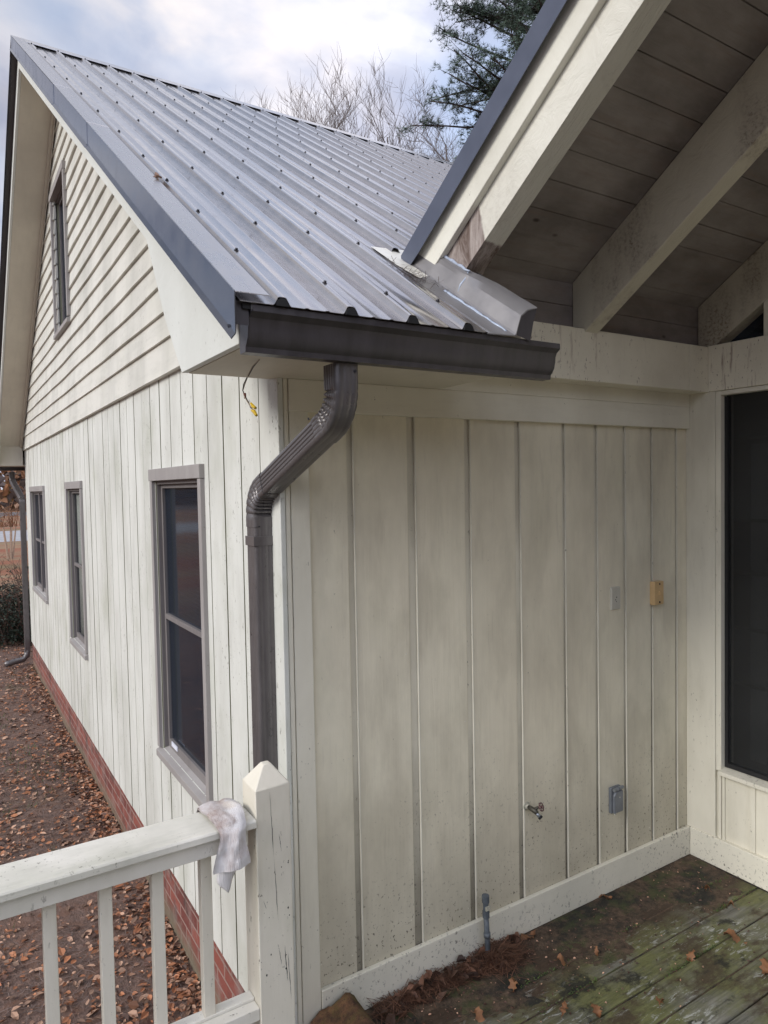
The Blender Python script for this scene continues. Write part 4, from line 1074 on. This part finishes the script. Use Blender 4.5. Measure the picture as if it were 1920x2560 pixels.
    b = MB(); b.tube([Vector(p)+Vector((-.004*math.sin(i*1.3), -.006*math.sin(i*1.05), 0)) for i, p in enumerate(base)]+[(-.2, -.235, 2.276)], .0014, 6); b.obj('wire', M['wire_w'], t)
    b = MB(); b.tube([(-.2, -.225, 2.285), (-.2, -.243, 2.273), (-.2, -.262, 2.266)], [.0035, .006, .0045], 7); b.obj('connector', M['yellow'], t)
    b = MB(); b.tube([(-.2, -.230, 2.262), (-.2, -.247, 2.258), (-.2, -.268, 2.243)], [.0035, .006, .0045], 7); b.obj('connector', M['yellow'], t)
    b = MB(); b.tube([(-.2, -.176, 2.322), (-.2, -.178, 2.305)], .0035, 6); b.obj('splice', simple('red splice', (.15, .03, .02)), t)
build_fixtures()

# ================================================================== DEBRIS ON THE DECK
def build_debris():
    rnd = random.Random(12)
    # rotten chunk
    b = MB(); n = 18; rings = []
    for k in range(15):
        f = k/14; x = .025+.185*f; h = .07+.07*f if f < .85 else .13-.03*(f-.8)
        ring = []
        for i in range(n):
            a = 2*math.pi*i/n; c, s = math.cos(a), math.sin(a); e = .30
            yy = -.150+.125*(abs(c)**e)*(1 if c > 0 else -1); zz = h/2+h/2*(abs(s)**e)*(1 if s > 0 else -1)
            j = .016*noise.noise(Vector((x*14, yy*14, zz*14)))+.008*noise.noise(Vector((x*45, yy*45, zz*45)))
            sh = .86 if k in (0, 14) else (.96 if k in (1, 13) else 1)
            ring.append((x+j, -.15+(yy+.15)*sh+j, max(.0, zz*sh+j)))
        rings.append(ring)
    b.loft(rings); o = b.obj('rotten_wood_block', M['block'], smooth=True, origin=(.18, -.15, 0)); tag(o, 'rotten mossy brown block of wood on the deck against the baseboard', 'wood block')
    # pine straw heap
    mb = MB()
    for i in range(1700):
        t = rnd.random()
        if t < .5: c = Vector((.90+rnd.gauss(0, .060), -.085+rnd.gauss(0, .035), 0)); h = .060*math.exp(-((c.x-.90)/.10)**2-((c.y+.08)/.06)**2)
        else: c = Vector((rnd.uniform(.30, .95), 0, 0)); c.y = -.045-abs(rnd.gauss(0, .035)); h = .035*math.exp(-((c.y+.05)/.045)**2)
        if c.y > -.026: c.y = -.03
        needle(mb, (c.x, c.y, h*rnd.random()+.003), rnd.uniform(.05, .13), .0011, rnd, .35)
    for i in range(80):
        x = rnd.uniform(.3, 1.04); y = -.04-abs(rnd.gauss(0, .05)); leaf_quad(mb, (x, y, rnd.uniform(.006, .045) if y > -.1 else .008), rnd.uniform(.03, .06), rnd, 1.0, .8)
    tag(mb.obj('pine_straw_heap', M['straw']), 'rusty pine needles and leaf bits heaped along the baseboard', 'pine straw', kind='stuff')
    mb = MB()
    for i in range(110):
        x = rnd.uniform(.4, .56); y = rnd.uniform(-.30, -.02); 
        if rnd.random() < .6: y = rnd.gauss(-.17, .04); x = rnd.gauss(.46, .025)
        needle(mb, (x, y, rz(y)+.008), rnd.uniform(.03, .08), .0008, rnd, .5)
    tag(mb.obj('roof_pine_needles', M['straw_g']), 'few pine needles caught on the roof flashing below the porch eave', 'pine needles', kind='stuff')
    # crumbs
    mb = MB()
    for i in range(900):
        x = rnd.uniform(.1, W-.05); y = -abs(rnd.gauss(0, .28))-.03; s = rnd.uniform(.002, .006)
        mb.cur = rnd.choice((0, 0, 0, 1)); leaf_quad(mb, (x, y, .003), s*2.2, rnd, .8, .8)
    tag(mb.obj('deck_crumbs', [M['leaf_c'], M['leaf_b']]), 'tiny leaf crumbs and grit scattered over the deck boards', 'debris', kind='stuff')
    # soil and rotted leaf crust lying over the boards near the wall
    mb = MB(); nx, ny = 170, 70; V = []
    for j in range(ny+1):
        for i in range(nx+1):
            x = .10+(W-.03-.10)*i/nx; y = -.024-.75*j/ny; n = noise.noise(Vector((x*3.2, y*4.2, 1)))+.5*noise.noise(Vector((x*9, y*12, 4)))+.28*noise.noise(Vector((x*30, y*34, 4)))
            h = .0052*(n*1.15+1.05+y*4.9)+.0022*noise.noise(Vector((x*70, y*75, 2))); V.append((x, y, max(-.006, min(h, .008))))
    mb.add(V, [(j*(nx+1)+i, j*(nx+1)+i+1, (j+1)*(nx+1)+i+1, (j+1)*(nx+1)+i) for j in range(ny) for i in range(nx)])
    tag(mb.obj('deck_soil', M['soil'], smooth=True), 'dark brown crust of rotted leaves on the deck along the wall', 'soil', kind='stuff')
    mb = MB()
    for k in range(2, 8):
        ys = -.116-.14*(k-1)
        for i in range(420):
            x = rnd.uniform(.3, W-.03)
            if noise.noise(Vector((x*2.5, k*3.1, 0))) < .0: continue
            y = ys+rnd.gauss(0, .006); leaf_quad(mb, (x, y, rnd.uniform(-.001, .005)), rnd.uniform(.004, .010), rnd, 1.6, 1.)
    tag(mb.obj('moss', M['grassm']), 'tiny green moss tufts along the gaps between deck boards', 'moss', kind='stuff')
    # single oak leaves
    spots = [(1.846, -.565, .075), (1.112, -.254, .042), (1.274, -.29, .026), (.913, -.443, .05), (1.01, -.518, .055), (.836, -.247, .05), (2.047, -.409, .035), (2.089, -.265, .035), (1.579, -.527, .05), (1.107, -.05, .07), (1.62, -.045, .05), (1.775, -.742, .07), (1.25, -.62, .045), (.62, -.30, .05)]
    for i, (x, y, s) in enumerate(spots):
        m = MB(); a0 = rnd.uniform(0, 6.28); n = 14; c = Vector((x, y, .009)); d = Vector((math.cos(a0), math.sin(a0), 0)); w = Vector((-d.y, d.x, 0)); L = s*.62
        mid = [c+d*(L*(2*k/n-1))+Vector((0, 0, .012*math.sin(k*.45))) for k in range(n+1)]
        up = []; dn = []
        for k in range(n+1):
            f = k/n; wd = s*.30*math.sin(math.pi*min(1, f*1.02))**.7*(1+.38*math.cos(k*2.1)); up.append(mid[k]+w*wd+Vector((0, 0, .010*math.sin(f*5+i)+.006))); dn.append(mid[k]-w*wd+Vector((0, 0, .012*math.cos(f*4+i)+.004)))
        o3 = len(m.v); m.v += [tuple(p) for p in up+mid+dn]; N1 = n+1
        for k in range(n): m.f += [(k, k+1, N1+k+1, N1+k), (N1+k, N1+k+1, 2*N1+k+1, 2*N1+k)]; m.mi += [0, 0]
        m.tube([mid[0], mid[0]-d*s*.35+Vector((0, 0, -.004))], .0008, 4)
        o = m.obj('oak_leaf', M['deb'], origin=(x, y, 0), smooth=True); tag(o, 'single rust brown oak leaf lying on the deck boards', 'leaf', 'fallen oak leaves on the deck')
    # dried leaf stuck on the roof by the rake
    m = MB()
    for k in range(3): leaf_quad(m, (-.29, .43+.012*k, rz(.43)+.03), .032, rnd, 1, .8)
    tag(m.obj('roof_leaf', M['leaf_b'], origin=(-.3, .44, rz(.44))), 'small dry leaf caught against a roof rib near the rake', 'leaf')
build_debris()

# ================================================================== TREES AND FAR THINGS
def bare_tree_mesh(seed, H, spread, upright=.8, depth=3):
    rnd = random.Random(seed); tr = MB(); br = MB()
    def grow(mb, p, d, L, r, lev):
        n = 7 if lev == 0 else (5 if lev < 3 else 3); pts = [p]; rad = [r]; q = Vector(p); dd = d.copy()
        for i in range(n):
            j = .07 if lev == 0 else .30
            dd = (dd+Vector((rnd.uniform(-j, j), rnd.uniform(-j, j), rnd.uniform(-j, j)*.6+(.13 if lev else .03)*upright))).normalized()
            q = q+dd*L/n; pts.append(q.copy()); rad.append(r*(1-.72*(i+1)/n))
        mb.tube(pts, rad, 6 if lev == 0 else (4 if lev < 2 else 3), False)
        if lev >= depth: return
        cnt = (30, 7, 6, 4, 4)[lev]
        for k in range(cnt):
            f = rnd.uniform(.42 if lev == 0 else .18, 1.0); idx = min(n-1, int(f*n)); t = f*n-idx; pp = pts[idx].lerp(pts[idx+1], t); base = (pts[idx+1]-pts[idx]).normalized()
            a = rnd.uniform(0, 6.283); side = Vector((math.cos(a), math.sin(a), 0)); ang = rnd.uniform(.45, .95)*spread
            nd = (base*math.cos(ang)+side*math.sin(ang)+Vector((0, 0, .15*upright))).normalized()
            grow(br, pp, nd, L*(.195 if lev == 0 else rnd.uniform(.42, .62))*(1.15-.45*f if lev == 0 else 1), max(rad[idx]*.5, .0075), lev+1)
    grow(tr, Vector((0, 0, 0)), Vector((0, 0, 1)), H*.97, H*.0045+.015, 0)
    return tr, br
def place_trees():
    protos = []
    specs = [(11, 18, .8, 1.1), (23, 18, .9, .9), (37, 18, 1.15, .5)]
    for s, H, sp, upr in specs:
        tr, br = bare_tree_mesh(s, H, sp, upr); protos.append((tr, br))
    grp = 'leafless trees beyond the metal roof'
    made = [None]*3
    # (direction x/y, top slope, distance y, proto, rotation)
    T = [(.445, .545, 33, 0, .3, 'small leafless tree showing faintest and leftmost over the roof ridge'),
         (.488, .60, 31, 1, 2.1, 'thin leafless tree second from left above the ridge'),
         (.523, .650, 29, 0, 4.2, 'upright leafless tree with a forked top left of the middle of the ridge'),
         (.590, .630, 29, 1, 5.6, 'leafless tree with several parallel upright stems over the ridge'),
         (.655, .675, 30, 0, 1.2, 'tall slender leafless tree with the longest straight leaders'),
         (.700, .625, 32, 2, .2, 'hazy twiggy leafless tree behind its neighbours over the ridge'),
         (.735, .655, 29, 1, 3.3, 'dense spreading leafless tree right of the slender one'),
         (.808, .735, 26, 2, 2.4, 'largest crooked leafless tree with wide curving limbs near the porch roof')]
    for dx, e, s, pi, rot, lab in T:
        x = -1.025+dx*s; y = -2.301+s; H = 2.52+e*s; k = H/20.4
        if made[pi] is None:
            root = thing('bare_tree', (x, y, -.5), lab, 'tree', grp)
            tr, br = protos[pi]
            WORLD[root.name] = Vector((0, 0, 0))
            a = tr.obj('trunk', M['bark'], root); b = br.obj('crown', M['bark'], root); made[pi] = (root, a, b)
        else:
            r0, a0, b0 = made[pi]; root = r0.copy(); SC.collection.objects.link(root); root['label'] = lab
            for ch in (a0, b0): c = ch.copy(); SC.collection.objects.link(c); c.parent = root
        root.location = (x, y, -.5); wd = 1.12 if dx < .5 else (1.15 if dx < .6 else 1.1); k *= 1.06 if dx < .6 else 1; root.scale = (k*wd, k*wd, k); root.rotation_euler = (0, 0, rot)
place_trees()
def pine():
    rnd = random.Random(77); s = 20.0; X = -1.025+1.03*s; Y = -2.301+s
    root = thing('pine_tree', (X, Y, -.5), 'tall dark green pine rising behind the porch roof edge', 'tree')
    tr = MB(); tr.tube([(X, Y, -.5), (X+.1, Y, 8), (X-.1, Y, 16), (X, Y, 24.5)], [.34, .26, .17, .04], 9); 
    br = MB(); nd = MB()
    def tuft(c, d):
        for _ in range(13):
            v = (d*.5+Vector((rnd.gauss(0, .6), rnd.gauss(0, .6), rnd.gauss(.15, .5)))).normalized(); L = rnd.uniform(.13, .24); w = v.orthogonal().normalized()*.013
            nd.add([c-w, c+w, c+v*L], [(0, 1, 2)])
    for k in range(84):
        z = rnd.uniform(13.2, 24.2); f = (z-12.6)/11.6; a = rnd.uniform(0, 6.283)
        if k < 48: a = math.pi+rnd.uniform(-1.15, 1.15)      # many limbs on the open side
        L = (5.9*(1-f)**.6*rnd.uniform(.7, 1.0)+.8)
        if z < 15.2: L *= .62
        d = Vector((math.cos(a), math.sin(a), rnd.uniform(.05, .4))).normalized(); p = Vector((X, Y, z)); pts = [p.copy()]; n = 8
        for i in range(n):
            d = (d+Vector((rnd.uniform(-.14, .14), rnd.uniform(-.14, .14), rnd.uniform(-.10, .12)))).normalized(); p = p+d*L/n; pts.append(p.copy())
        br.tube(pts, [.055*(1-.8*i/n)+.008 for i in range(n+1)], 4, False)
        for j in range(int(L*5.0)):
            t = rnd.uniform(.28, 1.0)*n; i = min(n-1, int(t)); q = pts[i].lerp(pts[i+1], t-i)
            dd = Vector((rnd.gauss(0, 1), rnd.gauss(0, 1), rnd.uniform(-.1, .9))).normalized(); l2 = rnd.uniform(.35, 1.0)
            e = q+dd*l2; br.tube([q, q.lerp(e, .5)+Vector((0, 0, -.03)), e], [.013, .009, .005], 3, False)
            for m in range(int(6+l2*10)):
                c = q.lerp(e, rnd.uniform(.3, 1.05))+Vector((rnd.gauss(0, .09), rnd.gauss(0, .09), rnd.gauss(0, .08))); tuft(c, dd)
    tr.obj('trunk', M['pine_bark'], root, smooth=True); br.obj('branches', M['pine_bark'], root); nd.obj('crown', M['needle'], root)
pine()
def far_things():
    rnd = random.Random(5)
    # shrub
    sx, sy = .10, D+3.0
    root = thing('shrub', (-.25, D+2.2, -.5), 'dark leafy shrub with bare twigs beside the far downspout', 'shrub'); st = MB(); lf = MB()
    for k in range(120):
        a = rnd.uniform(0, 6.28); r = rnd.uniform(0, .5); b = Vector((.0+rnd.gauss(0, .35), D+2.2+rnd.gauss(0, .3), -.5)); L = rnd.uniform(.7, 1.55)
        d = Vector((rnd.gauss(0, .35), rnd.gauss(0, .35), 1)).normalized(); e = b+d*L; m = b.lerp(e, .5)+Vector((rnd.gauss(0, .05), rnd.gauss(0, .05), 0))
        st.tube([b, m, e], [.010, .007, .003], 4, False)
        for _ in range(3):
            q = m.lerp(e, rnd.random()); st.tube([q, q+Vector((rnd.gauss(0, .15), rnd.gauss(0, .15), rnd.uniform(.05, .25)))], [.004, .002], 3, False)
        for _ in range(70):
            f = rnd.random()**1.2; c = b.lerp(e, f)+Vector((rnd.gauss(0, .10), rnd.gauss(0, .10), rnd.gauss(0, .06)))
            if c.z > .42 and rnd.random() < .85: continue
            leaf_quad(lf, c, .05, rnd, 1.5)
    st.obj('stems', M['stem'], root); lf.obj('foliage', M['bush'], root)
    # young bare crape myrtle
    x, y = 1.10, 28.0; root = thing('small_tree', (x, y, -.5), 'small multi stemmed bare tree on the lawn far behind the house corner', 'tree'); tr = MB(); br = MB()
    for k in range(5):
        a = k*1.26; b = Vector((x+.08*math.cos(a), y+.08*math.sin(a), -.52)); e = b+Vector((.16*math.cos(a), .16*math.sin(a), 1.25)); tr.tube([b, b.lerp(e, .5), e], [.04, .032, .022], 6, False)
        for _ in range(8):
            q = e+Vector((rnd.gauss(0, .05), rnd.gauss(0, .05), 0)); br.tube([q, q+Vector((rnd.gauss(0, .15), rnd.gauss(0, .15), .35)), q+Vector((rnd.gauss(0, .3), rnd.gauss(0, .3), rnd.uniform(.5, 1.0)))], [.016, .01, .004], 4, False)
    tr.obj('trunk', simple('pale smooth bark', (.36, .26, .19), .8), root); br.obj('crown', M['autumn_a'], root)
    # picnic table
    x, y = 1.75, 57.0; root = thing('picnic_table', (x, y, -.5), 'grey picnic table far off beyond the pale gravel drive', 'picnic table')
    b = MB(); b.box(x-.95, x+.95, y-.38, y+.38, .22, .28); b.obj('table_top', M['table_wood'], root)
    for s in (-1, 1): b = MB(); b.box(x-.95, x+.95, y+s*.75-.14, y+s*.75+.14, -.07, -.02); b.obj('bench', M['table_wood'], root)
    for s in (-1, 1):
        for q in (-1, 1): b = MB(); b.prism([(y+q*.75, -.5), (y+q*.67, -.5), (y+q*.20, .22), (y+q*.28, .22)], x+s*.7-.04, x+s*.7+.04); b.obj('leg', M['underlay'], root)
    # far woods
    mb = MB()
    for k in range(9000):
        x = rnd.uniform(-60, 75); y = rnd.uniform(104, 128); c = noise.noise(Vector((x*.09, 0, 3))); H = 7.0+3.5*c+rnd.uniform(-1, 1); z = -.5+H*rnd.random()**.8
        mb.cur = rnd.choice((0, 0, 1, 2, 2)); leaf_quad(mb, (x, y, z), rnd.uniform(.9, 1.8), rnd, 2.5, 1)
    for k in range(9000):  # unseen ring of trees left and behind, added to cut low light
        a = rnd.uniform(.50, 1.78)*math.pi; rr = rnd.uniform(34, 52); x = -2+rr*math.cos(a); y = rr*math.sin(a)
        if y > 30: continue
        H = 11+4*noise.noise(Vector((a*4, 0, 8))); mb.cur = rnd.choice((0, 1, 2, 2)); leaf_quad(mb, (x, y, -.5+H*rnd.random()), rnd.uniform(1.2, 2.6), rnd, 2.5, 1)
    tag(mb.obj('far_woods_and_added_ring', [M['autumn_a'], M['autumn_b'], M['autumn_c']]), 'distant band of rusty autumn woods behind the lawn, with an unseen ring added left and behind', 'woods', kind='stuff')
far_things()
